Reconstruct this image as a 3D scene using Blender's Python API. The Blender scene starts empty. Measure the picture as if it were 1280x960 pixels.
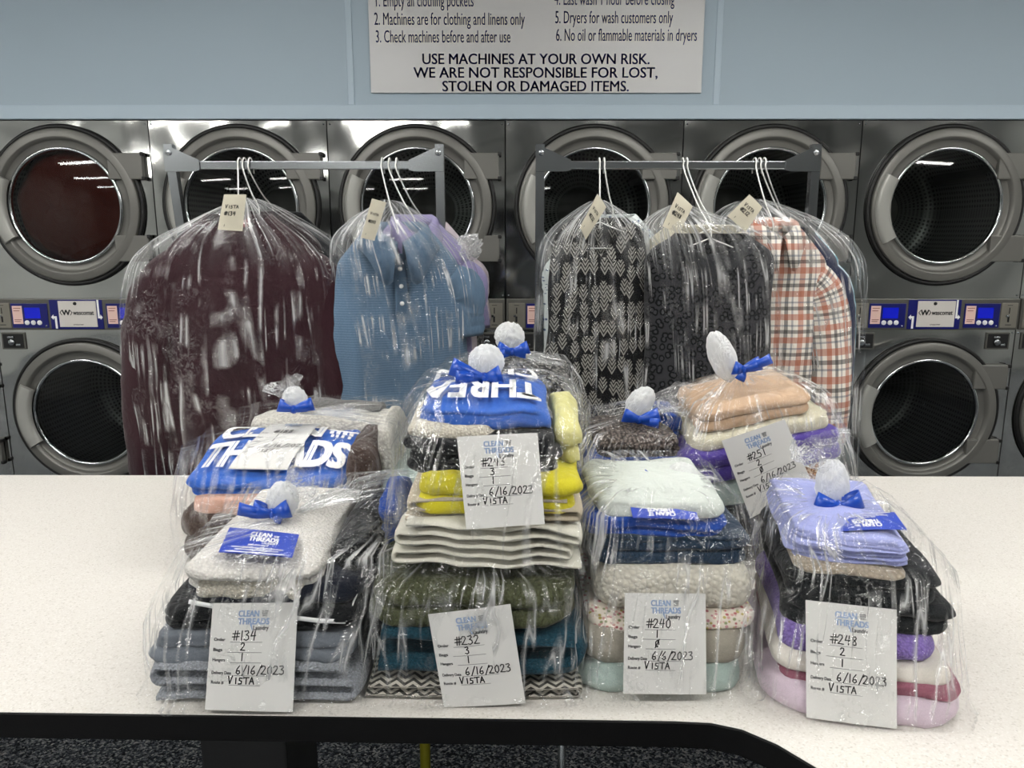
import bpy, bmesh, math, random
from mathutils import Vector, Matrix, noise

PI = math.pi
SC = bpy.context.scene
COL = SC.collection

# ------------------------------------------------------------------ camera, world, light, exposure
CAM_H, PITCH, FPX = 1.45, math.radians(11.0), 961.0
cam_data = bpy.data.cameras.new('camera')
cam_data.sensor_fit = 'HORIZONTAL'
cam_data.sensor_width = 36.0
cam_data.lens = 36.0 * FPX / 1280.0
cam_data.clip_start = 0.02
cam = bpy.data.objects.new('camera', cam_data)
COL.objects.link(cam)
cam.location = (0, 0, CAM_H)
cam.rotation_euler = (PI / 2 - PITCH, 0, 0)
SC.camera = cam

world = bpy.data.worlds.new('world')
SC.world = world
world.use_nodes = True
world.node_tree.nodes['Background'].inputs[0].default_value = (0.75, 0.8, 0.85, 1)
world.node_tree.nodes['Background'].inputs[1].default_value = 0.02

SC.view_settings.view_transform = 'Standard'
SC.view_settings.look = 'None'
SC.view_settings.gamma = 1.0
SC.view_settings.exposure = 0.17
SC.view_settings.use_curve_mapping = False
SC.cycles.transparent_max_bounces = 40
SC.cycles.max_bounces = 8
SC.cycles.diffuse_bounces = 3
SC.cycles.glossy_bounces = 4
SC.cycles.use_denoising = True
SC.cycles.sample_clamp_indirect = 6.0
SC.cycles.caustics_reflective = False
SC.cycles.caustics_refractive = False

LAMP_POWER = 33.0        # emission of the ceiling diffusers


# ------------------------------------------------------------------ helpers: geometry
def at(px, py, Y=None, Z=None):
    """World point seen at a photo pixel, at depth Y or at height Z."""
    c, s = math.cos(PITCH), math.sin(PITCH)
    a, b = (px - 640) / FPX, (480 - py) / FPX
    d = Vector((a, c + b * s, -s + b * c))
    t = (Y / d.y) if Y is not None else ((Z - CAM_H) / d.z)
    return Vector((0, 0, CAM_H)) + d * t


class MB:
    def __init__(self):
        self.v, self.f, self.m, self.uv, self.sm = [], [], [], [], []

    def add(self, vs, fs, mat=0, uvs=None, smooth=True):
        o = len(self.v)
        self.v += [Vector(p) for p in vs]
        for k, f in enumerate(fs):
            self.f.append([i + o for i in f])
            self.m.append(mat)
            self.sm.append(smooth)
            self.uv.append([uvs[i] for i in f] if uvs else None)
        return o

    def box(self, lo, hi, mat=0, bev=0.0):
        x0, y0, z0 = lo
        x1, y1, z1 = hi
        if bev <= 0:
            vs = [(x0, y0, z0), (x1, y0, z0), (x1, y1, z0), (x0, y1, z0), (x0, y0, z1), (x1, y0, z1), (x1, y1, z1), (x0, y1, z1)]
            self.add(vs, [(3, 2, 1, 0), (4, 5, 6, 7), (0, 1, 5, 4), (1, 2, 6, 5), (2, 3, 7, 6), (3, 0, 4, 7)], mat, smooth=False)
            return
        bm = bmesh.new()
        bmesh.ops.create_cube(bm, size=1)
        for v in bm.verts:
            v.co = Vector(((x0 + x1) / 2 + v.co.x * (x1 - x0), (y0 + y1) / 2 + v.co.y * (y1 - y0), (z0 + z1) / 2 + v.co.z * (z1 - z0)))
        bmesh.ops.bevel(bm, geom=bm.edges[:], offset=bev, segments=2, affect='EDGES', profile=0.5)
        bm.verts.index_update()
        self.add([v.co.copy() for v in bm.verts], [[v.index for v in f.verts] for f in bm.faces], mat, smooth=False)
        bm.free()

    def loft(self, rings, closed=True, cap0=False, cap1=False, mat=0, uv=None, smooth=True):
        n = len(rings[0])
        vs, uvs, fs = [], [], []
        cols = n + 1 if closed else n
        for i, r in enumerate(rings):
            for j in range(n):
                vs.append(r[j])
        o = len(self.v)
        self.v += [Vector(p) for p in vs]
        m = len(rings)
        for i in range(m - 1):
            for j in range(n if closed else n - 1):
                k = (j + 1) % n
                self.f.append([o + i * n + j, o + i * n + k, o + (i + 1) * n + k, o + (i + 1) * n + j])
                self.m.append(mat)
                self.sm.append(smooth)
                if uv:
                    self.uv.append([uv[i][j], uv[i][k], uv[i + 1][k], uv[i + 1][j]])
                else:
                    u0, u1 = j / n, (j + 1) / n
                    self.uv.append([(u0, i / m), (u1, i / m), (u1, (i + 1) / m), (u0, (i + 1) / m)])
        for flag, i in ((cap0, 0), (cap1, m - 1)):
            if flag:
                f = [o + i * n + j for j in range(n)]
                self.f.append(f if i else f[::-1])
                self.m.append(mat)
                self.sm.append(smooth)
                self.uv.append([uv[i][j] for j in range(n)] if uv else None)

    def lathe(self, prof, cx, cz, n=64, y0=0.0, mat=0, a0=0.0, a1=2 * PI, smooth=True):
        """prof of (r, y) turned about the Y axis through (cx, cz)."""
        full = abs(a1 - a0 - 2 * PI) < 1e-6
        k = n if full else n + 1
        rings, uv, acc = [], [], 0
        for i, (r, y) in enumerate(prof):
            if i:
                acc += math.hypot(r - prof[i - 1][0], y - prof[i - 1][1])
            rings.append([Vector((cx + r * math.cos(a0 + (a1 - a0) * j / n), y0 + y, cz + r * math.sin(a0 + (a1 - a0) * j / n))) for j in range(k)])
            uv.append([(j / n, acc) for j in range(k)])
        self.loft(rings, closed=full, mat=mat, uv=uv, smooth=smooth)

    def tube(self, pts, r, n=8, mat=0, caps=True):
        pts = [Vector(p) for p in pts]
        rings = []
        up = Vector((0, 0, 1))
        t0 = (pts[1] - pts[0]).normalized()
        if abs(t0.dot(up)) > 0.9:
            up = Vector((1, 0, 0))
        nrm = t0.cross(up).normalized()
        for i, p in enumerate(pts):
            t = (pts[min(i + 1, len(pts) - 1)] - pts[max(i - 1, 0)]).normalized()
            nrm = (nrm - t * nrm.dot(t)).normalized()
            b = t.cross(nrm)
            rr = r[i] if isinstance(r, (list, tuple)) else r
            rings.append([p + nrm * rr * math.cos(2 * PI * j / n) + b * rr * math.sin(2 * PI * j / n) for j in range(n)])
        self.loft(rings, cap0=caps, cap1=caps, mat=mat)


def ctr(mb):
    xs = [v.x for v in mb.v]; ys = [v.y for v in mb.v]; zs = [v.z for v in mb.v]
    return Vector(((min(xs) + max(xs)) / 2, (min(ys) + max(ys)) / 2, min(zs)))


WORLD = {}


def obj(name, mb, mats, parent=None, origin=None, label=None, cat=None, group=None, kind=None):
    """Links the collected shape as ONE mesh object, its origin at its base."""
    if not isinstance(mats, (list, tuple)):
        mats = [mats]
    o = Vector(origin) if origin is not None else ctr(mb)
    me = bpy.data.meshes.new(name)
    me.from_pydata([v - o for v in mb.v], [], mb.f)
    for m in mats:
        me.materials.append(m)
    me.polygons.foreach_set('material_index', mb.m)
    me.polygons.foreach_set('use_smooth', mb.sm)
    if any(mb.uv):
        lay = me.uv_layers.new(name='UVMap')
        flat = []
        for f, u in zip(mb.f, mb.uv):
            for k in range(len(f)):
                flat += list(u[k]) if u else [0.0, 0.0]
        lay.data.foreach_set('uv', flat)
    me.update()
    ob = bpy.data.objects.new(name, me)
    COL.objects.link(ob)
    WORLD[ob.name] = o
    if parent is not None:
        ob.parent = parent
        ob.location = o - WORLD[parent.name]
    else:
        ob.location = o
    tag(ob, label, cat, group, kind)
    return ob


def tag(o, label=None, cat=None, group=None, kind=None):
    for k, v in (('label', label), ('category', cat), ('group', group), ('kind', kind)):
        if v:
            o[k] = v
    return o


def thing(name, loc, label, cat, group=None):
    o = bpy.data.objects.new(name, None)
    o.empty_display_size = 0.05
    COL.objects.link(o)
    o.location = loc
    WORLD[o.name] = Vector(loc)
    return tag(o, label, cat, group)


def struct(name, mb, mats, **k):
    return obj(name, mb, mats, kind='structure', **k)


def copy_tree(o, parent=None):
    c = o.copy()
    COL.objects.link(c)
    if parent is not None:
        c.parent = parent
    for ch in list(o.children):
        copy_tree(ch, c)
    return c


def N3(x, y=0.0, z=0.0):
    return noise.noise(Vector((x, y, z)))


def lerp(a, b, t):
    return a + (b - a) * t


def sstep(a, b, x):
    t = max(0.0, min(1.0, (x - a) / (b - a)))
    return t * t * (3 - 2 * t)


def interp(keys, x):
    """Smooth (Catmull-Rom) value of a list of (x, value...) at x."""
    if x <= keys[0][0]:
        return keys[0][1:]
    if x >= keys[-1][0]:
        return keys[-1][1:]
    for i in range(len(keys) - 1):
        if keys[i][0] <= x <= keys[i + 1][0]:
            a, b = keys[i], keys[i + 1]
            p, q = keys[max(0, i - 1)], keys[min(len(keys) - 1, i + 2)]
            t = (x - a[0]) / (b[0] - a[0] + 1e-9)
            out = []
            for k in range(1, len(a)):
                m0 = (b[k] - p[k]) / (b[0] - p[0] + 1e-9) * (b[0] - a[0])
                m1 = (q[k] - a[k]) / (q[0] - a[0] + 1e-9) * (b[0] - a[0])
                h = 2 * t ** 3 - 3 * t ** 2 + 1
                out.append(h * a[k] + (t ** 3 - 2 * t ** 2 + t) * m0 + (-2 * t ** 3 + 3 * t ** 2) * b[k] + (t ** 3 - t ** 2) * m1)
            return tuple(out)


# ------------------------------------------------------------------ helpers: writing
_tc = {}


def text2d(s, bold=0.0):
    key = (s, bold)
    if key not in _tc:
        cu = bpy.data.curves.new('t', 'FONT')
        cu.body = s
        cu.size = 1.0
        cu.resolution_u = 3
        ob = bpy.data.objects.new('t', cu)
        COL.objects.link(ob)
        bpy.context.view_layer.update()
        me = ob.to_mesh()
        v0 = [(v.co.x, v.co.y) for v in me.vertices]
        f0 = [list(p.vertices) for p in me.polygons]
        vs, fs = [], []
        for dx, dy in ([(0, 0)] if bold <= 0 else [(-bold, -bold * .5), (bold, -bold * .5), (-bold, bold * .5), (bold, bold * .5)]):
            fs += [[i + len(vs) for i in f] for f in f0]
            vs += [(x + dx, y + dy) for x, y in v0]
        ob.to_mesh_clear()
        bpy.data.objects.remove(ob)
        bpy.data.curves.remove(cu)
        _tc[key] = (vs, fs)
    return _tc[key]


def put_text(mb, s, S, u, v, size, align='L', bold=0.0, mat=0, xs=1.0, width=None, flip=False):
    vs, fs = text2d(s, bold)
    x0 = min(p[0] for p in vs); x1 = max(p[0] for p in vs)
    if width:
        xs = width / ((x1 - x0) * size)
    off = {'L': -x0, 'C': -(x0 + x1) / 2, 'R': -x1}[align]
    sg = -1 if flip else 1
    mb.add([S(u + sg * (x + off) * size * xs, v + sg * y * size) for x, y in vs], fs, mat, smooth=False)


STROKES = {
    '1': [[(.45, 1), (.4, 0)]], '/': [[(.85, 1.1), (.1, -.15)]],
    '2': [[(.1, .8), (.3, 1), (.65, .95), (.7, .72), (.35, .3), (.05, .05), (.85, .02)]],
    '3': [[(.1, .95), (.6, 1), (.7, .82), (.35, .58), (.7, .45), (.72, .15), (.4, 0), (.05, .08)]],
    '4': [[(.35, 1), (.1, .45), (.8, .5)], [(.7, 1), (.55, 0)]],
    '5': [[(.75, 1), (.25, 1), (.2, .58), (.6, .6), (.72, .3), (.5, .02), (.1, .05)]],
    '6': [[(.65, 1), (.25, .6), (.12, .2), (.4, 0), (.7, .15), (.62, .42), (.2, .35)]],
    '8': [[(.6, .95), (.25, .9), (.25, .65), (.65, .4), (.65, .08), (.3, 0), (.18, .25), (.7, .75), (.6, .95)]],
    '0': [[(.5, 1), (.15, .7), (.15, .2), (.45, 0), (.75, .3), (.72, .8), (.5, 1)]],
    'O': [[(.5, .95), (.15, .7), (.15, .2), (.45, .02), (.75, .3), (.72, .75), (.5, .95)], [(.85, 1.1), (.05, -.1)]],
    '#': [[(.4, 1), (.25, 0)], [(.75, 1), (.6, 0)], [(.0, .68), (1.05, .72)], [(-.05, .34), (1, .38)]],
    'V': [[(.05, .95), (.3, 0), (.75, 1)]], 'I': [[(.4, .75), (.38, 0)]],
    'S': [[(.75, .72), (.3, .74), (.25, .45), (.65, .35), (.6, .02), (.1, 0)]],
    'T': [[(.0, .78), (.95, .82)], [(.5, .8), (.45, 0)]],
    'A': [[(.05, 0), (.45, .85), (.8, 0)], [(.2, .32), (.72, .34)]],
    'B': [[(.2, 0), (.2, .95), (.65, .8), (.25, .5), (.75, .3), (.2, 0)]],
}


def put_hand(mb, s, S, u, v, h, mat=0, wd=0.006, adv=0.72, slope=0.0):
    for ch in s:
        if ch == ' ':
            u += h * adv * .6
            continue
        for pl in STROKES[ch]:
            for a, b in zip(pl[:-1], pl[1:]):
                ax, ay, bx, by = u + a[0] * h * .75, v + a[1] * h, u + b[0] * h * .75, v + b[1] * h
                dx, dy = bx - ax, by - ay
                L = math.hypot(dx, dy) + 1e-9
                nx, ny = -dy / L * wd / 2, dx / L * wd / 2
                ex, ey = dx / L * wd * .3, dy / L * wd * .3
                mb.add([S(ax + nx - ex, ay + ny - ey), S(ax - nx - ex, ay - ny - ey), S(bx - nx + ex, by - ny + ey), S(bx + nx + ex, by + ny + ey)], [(0, 1, 2, 3)], mat, smooth=False)
        u += h * (adv * (.75 if ch in '1I/' else 1))
        v += slope * h


def put_quad(mb, S, u0, v0, u1, v1, mat=0, nu=1):
    for i in range(nu):
        a, b = lerp(u0, u1, i / nu), lerp(u0, u1, (i + 1) / nu)
        mb.add([S(a, v0), S(b, v0), S(b, v1), S(a, v1)], [(0, 1, 2, 3)], mat, smooth=False)


# ------------------------------------------------------------------ materials
class NT:
    def __init__(self, name):
        self.mat = bpy.data.materials.new(name)
        self.mat.use_nodes = True
        self.t = self.mat.node_tree
        self.t.nodes.clear()
        self.out = self.n('ShaderNodeOutputMaterial')

    def n(self, kind, **k):
        nd = self.t.nodes.new(kind)
        for a, b in k.items():
            setattr(nd, a, b)
        return nd

    def link(self, a, b):
        self.t.links.new(a, b)

    def set(self, sock, v):
        if hasattr(v, 'is_output') or isinstance(v, bpy.types.NodeSocket):
            self.link(v, sock)
        else:
            if isinstance(v, (tuple, list)) and len(v) == 3 and sock.type == 'RGBA':
                v = (*v, 1)
            sock.default_value = v

    def math(self, op, a, b=0.0, c=0.0, clamp=False):
        nd = self.n('ShaderNodeMath', operation=op, use_clamp=clamp)
        self.set(nd.inputs[0], a); self.set(nd.inputs[1], b); self.set(nd.inputs[2], c)
        return nd.outputs[0]

    def coord(self, which='Object', scale=(1, 1, 1), rot=(0, 0, 0)):
        tc = self.n('ShaderNodeTexCoord')
        mp = self.n('ShaderNodeMapping')
        mp.inputs['Scale'].default_value = scale
        mp.inputs['Rotation'].default_value = rot
        self.link(tc.outputs[which], mp.inputs['Vector'])
        return mp.outputs[0]

    def noise(self, vec, scale, detail=3.0, rough=0.55, dist=0.0):
        nd = self.n('ShaderNodeTexNoise')
        self.link(vec, nd.inputs['Vector'])
        nd.inputs['Scale'].default_value = scale
        nd.inputs['Detail'].default_value = detail
        nd.inputs['Roughness'].default_value = rough
        nd.inputs['Distortion'].default_value = dist
        return nd.outputs['Fac']

    def voro(self, vec, scale, feature='F1', out='Distance', rnd=1.0, dims='3D'):
        nd = self.n('ShaderNodeTexVoronoi', feature=feature, voronoi_dimensions=dims)
        self.link(vec, nd.inputs['Vector'])
        nd.inputs['Scale'].default_value = scale
        nd.inputs['Randomness'].default_value = rnd
        return nd.outputs[out]

    def ramp(self, fac, stops, interp='LINEAR'):
        nd = self.n('ShaderNodeValToRGB')
        nd.color_ramp.interpolation = interp
        el = nd.color_ramp.elements
        while len(el) > 1:
            el.remove(el[-1])
        el[0].position = stops[0][0]
        el[0].color = (*stops[0][1], 1)
        for p, c in stops[1:]:
            e = el.new(p)
            e.color = (*c, 1)
        self.link(fac, nd.inputs[0])
        return nd.outputs[0]

    def mix(self, fac, a, b, blend='MIX'):
        nd = self.n('ShaderNodeMix', data_type='RGBA', blend_type=blend)
        self.set(nd.inputs[0], fac); self.set(nd.inputs[6], a); self.set(nd.inputs[7], b)
        return nd.outputs[2]

    def sep(self, vec):
        nd = self.n('ShaderNodeSeparateXYZ')
        self.link(vec, nd.inputs[0])
        return nd.outputs

    def bump(self, h, strength=0.3, dist=0.01, normal=None):
        nd = self.n('ShaderNodeBump')
        nd.inputs['Strength'].default_value = strength
        nd.inputs['Distance'].default_value = dist
        self.link(h, nd.inputs['Height'])
        if normal:
            self.link(normal, nd.inputs['Normal'])
        return nd.outputs[0]

    def bsdf(self, color, rough=0.5, metal=0.0, normal=None, spec=0.5, sheen=0.0, emit=None, estr=0.0):
        b = self.n('ShaderNodeBsdfPrincipled')
        self.set(b.inputs['Base Color'], color)
        self.set(b.inputs['Roughness'], rough)
        b.inputs['Metallic'].default_value = metal
        b.inputs['Specular IOR Level'].default_value = spec
        if sheen:
            b.inputs['Sheen Weight'].default_value = sheen
        if normal:
            self.link(normal, b.inputs['Normal'])
        if emit:
            self.set(b.inputs['Emission Color'], emit)
            b.inputs['Emission Strength'].default_value = estr
        self.link(b.outputs[0], self.out.inputs[0])
        return self.mat


def hexc(h):
    """sRGB hex to linear."""
    out = []
    for i in (0, 2, 4):
        c = int(h[i:i + 2], 16) / 255
        out.append(c / 12.92 if c <= 0.04045 else ((c + 0.055) / 1.055) ** 2.4)
    return tuple(out)


_mc = {}


def plain(name, hexv, rough=0.5, metal=0.0, spec=0.5, grain=0.0, gscale=200.0):
    if name in _mc:
        return _mc[name]
    t = NT(name)
    nrm = None
    col = hexc(hexv)
    if grain:
        nz = t.noise(t.coord('Object'), gscale, 2.0)
        nrm = t.bump(nz, grain, 0.002)
        col = t.mix(t.math('MULTIPLY', nz, 0.25), col, tuple(c * 0.75 for c in col))
    _mc[name] = t.bsdf(col, rough, metal, nrm, spec)
    return _mc[name]


def cloth(name, hexv, weave=700.0, bump=0.25, wrinkle=18.0, wamp=0.35, var=0.12, rough=0.95, hex2=None, sheen=0.15, stretch=(1, 1, 1)):
    """Woven cloth: weave grain, soft wrinkles, slight variation of its dye."""
    if name in _mc:
        return _mc[name]
    t = NT(name)
    c = t.coord('Object')
    big = t.noise(t.coord('Object', stretch), wrinkle, 3.0, 0.5, 0.6)
    fine = t.noise(c, weave, 1.5, 0.6)
    n1 = t.bump(big, wamp, 0.02)
    n2 = t.bump(fine, bump, 0.002, n1)
    a = hexc(hexv)
    b = hexc(hex2) if hex2 else tuple(x * (1 - var * 2) for x in a)
    col = t.mix(t.ramp(fine, [(0.35, (0, 0, 0)), (0.65, (1, 1, 1))]), b, a)
    _mc[name] = t.bsdf(col, rough, 0, n2, 0.2, sheen)
    return _mc[name]


def terry(name, hexv, scale=260.0, bump=0.7, var=0.14):
    """Looped towelling."""
    if name in _mc:
        return _mc[name]
    t = NT(name)
    c = t.coord('Object')
    v = t.voro(c, scale)
    big = t.noise(c, 25.0, 3.0)
    h = t.math('ADD', t.math('MULTIPLY', v, -1.0), t.math('MULTIPLY', t.noise(c, scale * .4, 2), 0.8))
    n1 = t.bump(big, 0.3, 0.015)
    n2 = t.bump(h, bump, 0.004, n1)
    a = hexc(hexv)
    col = t.mix(t.ramp(v, [(0.2, (0, 0, 0)), (0.8, (1, 1, 1))]), a, tuple(x * (1 - 2.2 * var) for x in a))
    _mc[name] = t.bsdf(col, 1.0, 0, n2, 0.1, 0.25)
    return _mc[name]


def plastic(name, crinkle=1.0, milk=0.05, streak=(46.0, 3.0), crease_glint=0.5, refl=0.05, rough=0.10, neck=None, lgain=0.38):
    """Clear polythene film: see-through, glossy, whitened along creases, with highlight streaks painted in white."""
    t = NT(name)
    ob = t.coord('Object')
    st = t.noise(t.coord('UV', (streak[0], streak[1], 1)), 1.0, 2.0, 0.5, 0.35)
    st2 = t.noise(t.coord('UV', (streak[0] * 2.3, streak[1] * 1.7, 1)), 1.0, 1.0, 0.5, 0.3)
    cr = t.noise(ob, 42.0, 3.0, 0.6, 1.4)
    big = t.noise(ob, 7.5, 2.0)
    big2 = t.noise(t.coord('Object', (1, 1, 1), (0.6, 0.3, 1.1)), 11.0, 1.0)

    def ridge(x, k):
        return t.math('SUBTRACT', 1.0, t.math('MULTIPLY', t.math('ABSOLUTE', t.math('SUBTRACT', x, 0.5)), k), clamp=True)
    w1 = t.ramp(big, [(0.46, (0, 0, 0)), (0.60, (1, 1, 1))])
    w2 = t.ramp(big2, [(0.48, (0, 0, 0)), (0.62, (1, 1, 1))])
    w3 = t.ramp(big, [(0.36, (1, 1, 1)), (0.47, (0, 0, 0))])
    l1 = t.math('MULTIPLY', ridge(st, 22.0), w1)
    l2 = t.math('MULTIPLY', ridge(st2, 15.0), w2)
    l3 = t.math('MULTIPLY', t.math('MULTIPLY', ridge(cr, 16.0), w3), 0.7 * crinkle)
    lines = t.math('MAXIMUM', t.math('MAXIMUM', l1, l2), l3, clamp=True)
    h = t.math('ADD', t.math('ADD', st, t.math('MULTIPLY', st2, 0.35)), t.math('MULTIPLY', cr, 0.6 * crinkle))
    nrm = t.bump(h, 1.0, 0.016)
    gl = t.n('ShaderNodeBsdfGlossy')
    gl.inputs['Roughness'].default_value = rough
    gl.inputs['Color'].default_value = (1, 1, 1, 1)
    t.link(nrm, gl.inputs['Normal'])
    tr = t.n('ShaderNodeBsdfTransparent')
    tr.inputs['Color'].default_value = (0.99, 0.992, 0.992, 1)
    lw = t.n('ShaderNodeLayerWeight')
    lw.inputs['Blend'].default_value = 0.25
    edge = t.math('MULTIPLY', t.math('POWER', lw.outputs['Facing'], 3.0), 0.20)
    fac = t.math('ADD', t.math('ADD', edge, refl), t.math('MULTIPLY', lines, lgain), clamp=True)
    m1 = t.n('ShaderNodeMixShader')
    t.link(fac, m1.inputs[0]); t.link(tr.outputs[0], m1.inputs[1]); t.link(gl.outputs[0], m1.inputs[2])
    df = t.n('ShaderNodeBsdfDiffuse')
    df.inputs['Color'].default_value = (0.93, 0.94, 0.94, 1)
    tl = t.n('ShaderNodeBsdfTranslucent')
    tl.inputs['Color'].default_value = (0.93, 0.94, 0.94, 1)
    md = t.n('ShaderNodeMixShader')
    md.inputs[0].default_value = 0.45
    t.link(df.outputs[0], md.inputs[1]); t.link(tl.outputs[0], md.inputs[2])
    mk = t.math('ADD', t.math('MULTIPLY', t.math('POWER', lines, 1.5), crease_glint), milk, clamp=True)  # white lines: crease whitening plus highlights painted into the film colour
    if neck:                                    # bunched film is whiter; its radial white streaks also paint in glare
        v = t.sep(t.coord('UV'))[1]
        g = t.ramp(v, [(neck[0], (0, 0, 0)), (neck[1], (1, 1, 1))] if neck[1] > neck[0] else [(neck[1], (1, 1, 1)), (neck[0], (0, 0, 0))])
        rad = t.noise(t.coord('UV', (58.0, 1.0, 1)), 1.0, 2.0, 0.6, 0.2)
        mk = t.math('ADD', mk, t.math('MULTIPLY', g, t.math('MULTIPLY', t.ramp(rad, [(0.45, (0.05, 0.05, 0.05)), (0.66, (1, 1, 1))]), neck[2])), clamp=True)
    m2 = t.n('ShaderNodeMixShader')
    t.link(mk, m2.inputs[0]); t.link(m1.outputs[0], m2.inputs[1]); t.link(md.outputs[0], m2.inputs[2])
    t.link(m2.outputs[0], t.out.inputs[0])
    return t.mat


def mat_steel():
    t = NT('brushed_stainless')
    c = t.coord('Object')
    br = t.noise(t.coord('Object', (500, 1, 3)), 1.0, 2.0)
    warp = t.noise(c, 2.4, 1.0)
    n1 = t.bump(warp, 0.5, 0.05)
    n2 = t.bump(br, 0.02, 0.001, n1)
    return t.bsdf(hexc('c0c1be'), 0.09, 1.0, n2)


def mat_drum():
    t = NT('perforated_drum_steel')
    uv = t.sep(t.coord('UV'))
    fu = t.math('SUBTRACT', t.math('FRACT', t.math('MULTIPLY', uv[0], 84.0)), 0.5)
    row = t.math('MULTIPLY', uv[1], 46.0)
    fv = t.math('SUBTRACT', t.math('FRACT', row), 0.5)
    d = t.math('SQRT', t.math('ADD', t.math('MULTIPLY', fu, fu), t.math('MULTIPLY', fv, fv)))
    hole = t.math('LESS_THAN', d, 0.3)
    col = t.mix(hole, hexc('6d706d'), hexc('0c0c0c'))
    return t.bsdf(col, 0.4, 0.6)


def mat_glass():
    t = NT('door_glass')
    gl = t.n('ShaderNodeBsdfGlossy')
    gl.inputs['Roughness'].default_value = 0.03
    tr = t.n('ShaderNodeBsdfTransparent')
    tr.inputs['Color'].default_value = (0.62, 0.65, 0.64, 1)
    fr = t.n('ShaderNodeFresnel')
    fr.inputs['IOR'].default_value = 1.5
    m = t.n('ShaderNodeMixShader')
    t.link(fr.outputs[0], m.inputs[0]); t.link(tr.outputs[0], m.inputs[1]); t.link(gl.outputs[0], m.inputs[2])
    t.link(m.outputs[0], t.out.inputs[0])
    return t.mat


def mat_carpet():
    t = NT('speckled_carpet')
    c = t.coord('Object')
    v = t.voro(c, 190.0, out='Color')
    s = t.sep(v)[0]
    col = t.ramp(s, [(0.0, hexc('2c2f34')), (0.4, hexc('555a61')), (0.62, hexc('868b92')), (0.85, hexc('bcbec0')), (1.0, hexc('efefec'))])
    return t.bsdf(col, 1.0, 0, t.bump(t.voro(c, 190.0), 0.8, 0.006), 0.1)


def mat_laminate():
    t = NT('speckled_laminate')
    c = t.coord('Object')
    v = t.sep(t.voro(c, 420.0, out='Color'))[0]
    w = t.noise(c, 300.0, 2.0)
    col = t.ramp(v, [(0.0, hexc('bdb8b0')), (0.10, hexc('cfcac3')), (0.3, hexc('d4d0c9')), (0.8, hexc('d7d3cd')), (1.0, hexc('dfdcd7'))])
    col = t.mix(t.math('MULTIPLY', w, 0.22), col, hexc('bcb7af'))
    return t.bsdf(col, 0.42, 0, None, 0.35)


def mat_wall(name, hexv):
    t = NT(name)
    c = t.coord('Object')
    nz = t.noise(c, 160.0, 3.0)
    col = t.mix(t.math('MULTIPLY', t.noise(c, 1.3, 2.0), 0.12), hexc(hexv), tuple(x * 0.85 for x in hexc(hexv)))
    return t.bsdf(col, 0.55, 0, t.bump(nz, 0.08, 0.003), 0.4)


def mat_emit(name, col, s):
    t = NT(name)
    e = t.n('ShaderNodeEmission')
    e.inputs[0].default_value = (*col, 1)
    e.inputs[1].default_value = s
    t.link(e.outputs[0], t.out.inputs[0])
    return t.mat


M = {}
M['steel'] = mat_steel()
M['drum'] = mat_drum()
M['glass'] = mat_glass()
M['carpet'] = mat_carpet()
M['laminate'] = mat_laminate()
M['wall_blue'] = mat_wall('pale_blue_wall_paint', 'a9bac6')
M['trim_blue'] = mat_wall('paler_blue_trim_paint', 'b7c8d4')
M['wall_room'] = mat_wall('grey_white_wall_paint', 'c6c8c6')
M['ceiling'] = mat_wall('white_ceiling_tile', 'dcdcd8')
M['dark_slab'] = plain('dark_slab_gloss', '15171a', 0.15)  # dark gloss of the unseen slab added behind the camera
M['lamp'] = mat_emit('lamp_diffuser', (1.0, 0.985, 0.95), LAMP_POWER)
M['white_metal'] = plain('white_enamel', 'e4e4e0', 0.4)
M['black_rubber'] = plain('black_rubber', '0b0b0b', 0.5)
M['black_edge'] = plain('black_vinyl_edge', '060607', 0.6, spec=0.2, grain=0.15, gscale=400)
M['black_paint'] = plain('black_powder_coat', '0c0c0d', 0.55, grain=0.2, gscale=500)
M['door_grey'] = plain('grey_door_paint', '72716c', 0.38, 0.3, grain=0.1, gscale=900)
M['handle_grey'] = plain('pale_grey_handle', 'a5a59f', 0.35, 0.2)
M['chrome'] = plain('polished_chrome', 'c8cbcc', 0.12, 1.0)
M['zinc'] = plain('zinc_plated_steel', 'a4a8ab', 0.22, 1.0)
M['strip'] = plain('grey_control_strip', '5f5e59', 0.4, 0.4)
M['coin'] = plain('brushed_coin_plate', '908c82', 0.35, 0.6)
M['navy'] = plain('navy_panel', '0d1366', 0.3)
M['lcd'] = NT('lit_blue_display').bsdf(hexc('0a1ac8'), 0.2, emit=hexc('1420d8'), estr=0.12)
M['sticker'] = plain('pink_white_sticker', 'eac6bb', 0.6)
M['stickerink'] = plain('sticker_red_ink', '8e4a46', 0.6)
M['plate'] = plain('pale_name_plate', 'd5d0ca', 0.35)
M['white'] = plain('white_print', 'f2f2f2', 0.5)
M['ink'] = plain('black_ink', '111114', 0.6)
M['dark_slot'] = plain('dark_slot', '060606', 0.6)
M['yellow_metal'] = plain('olive_yellow_paint', '8f8a12', 0.4, 0.3)

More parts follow.
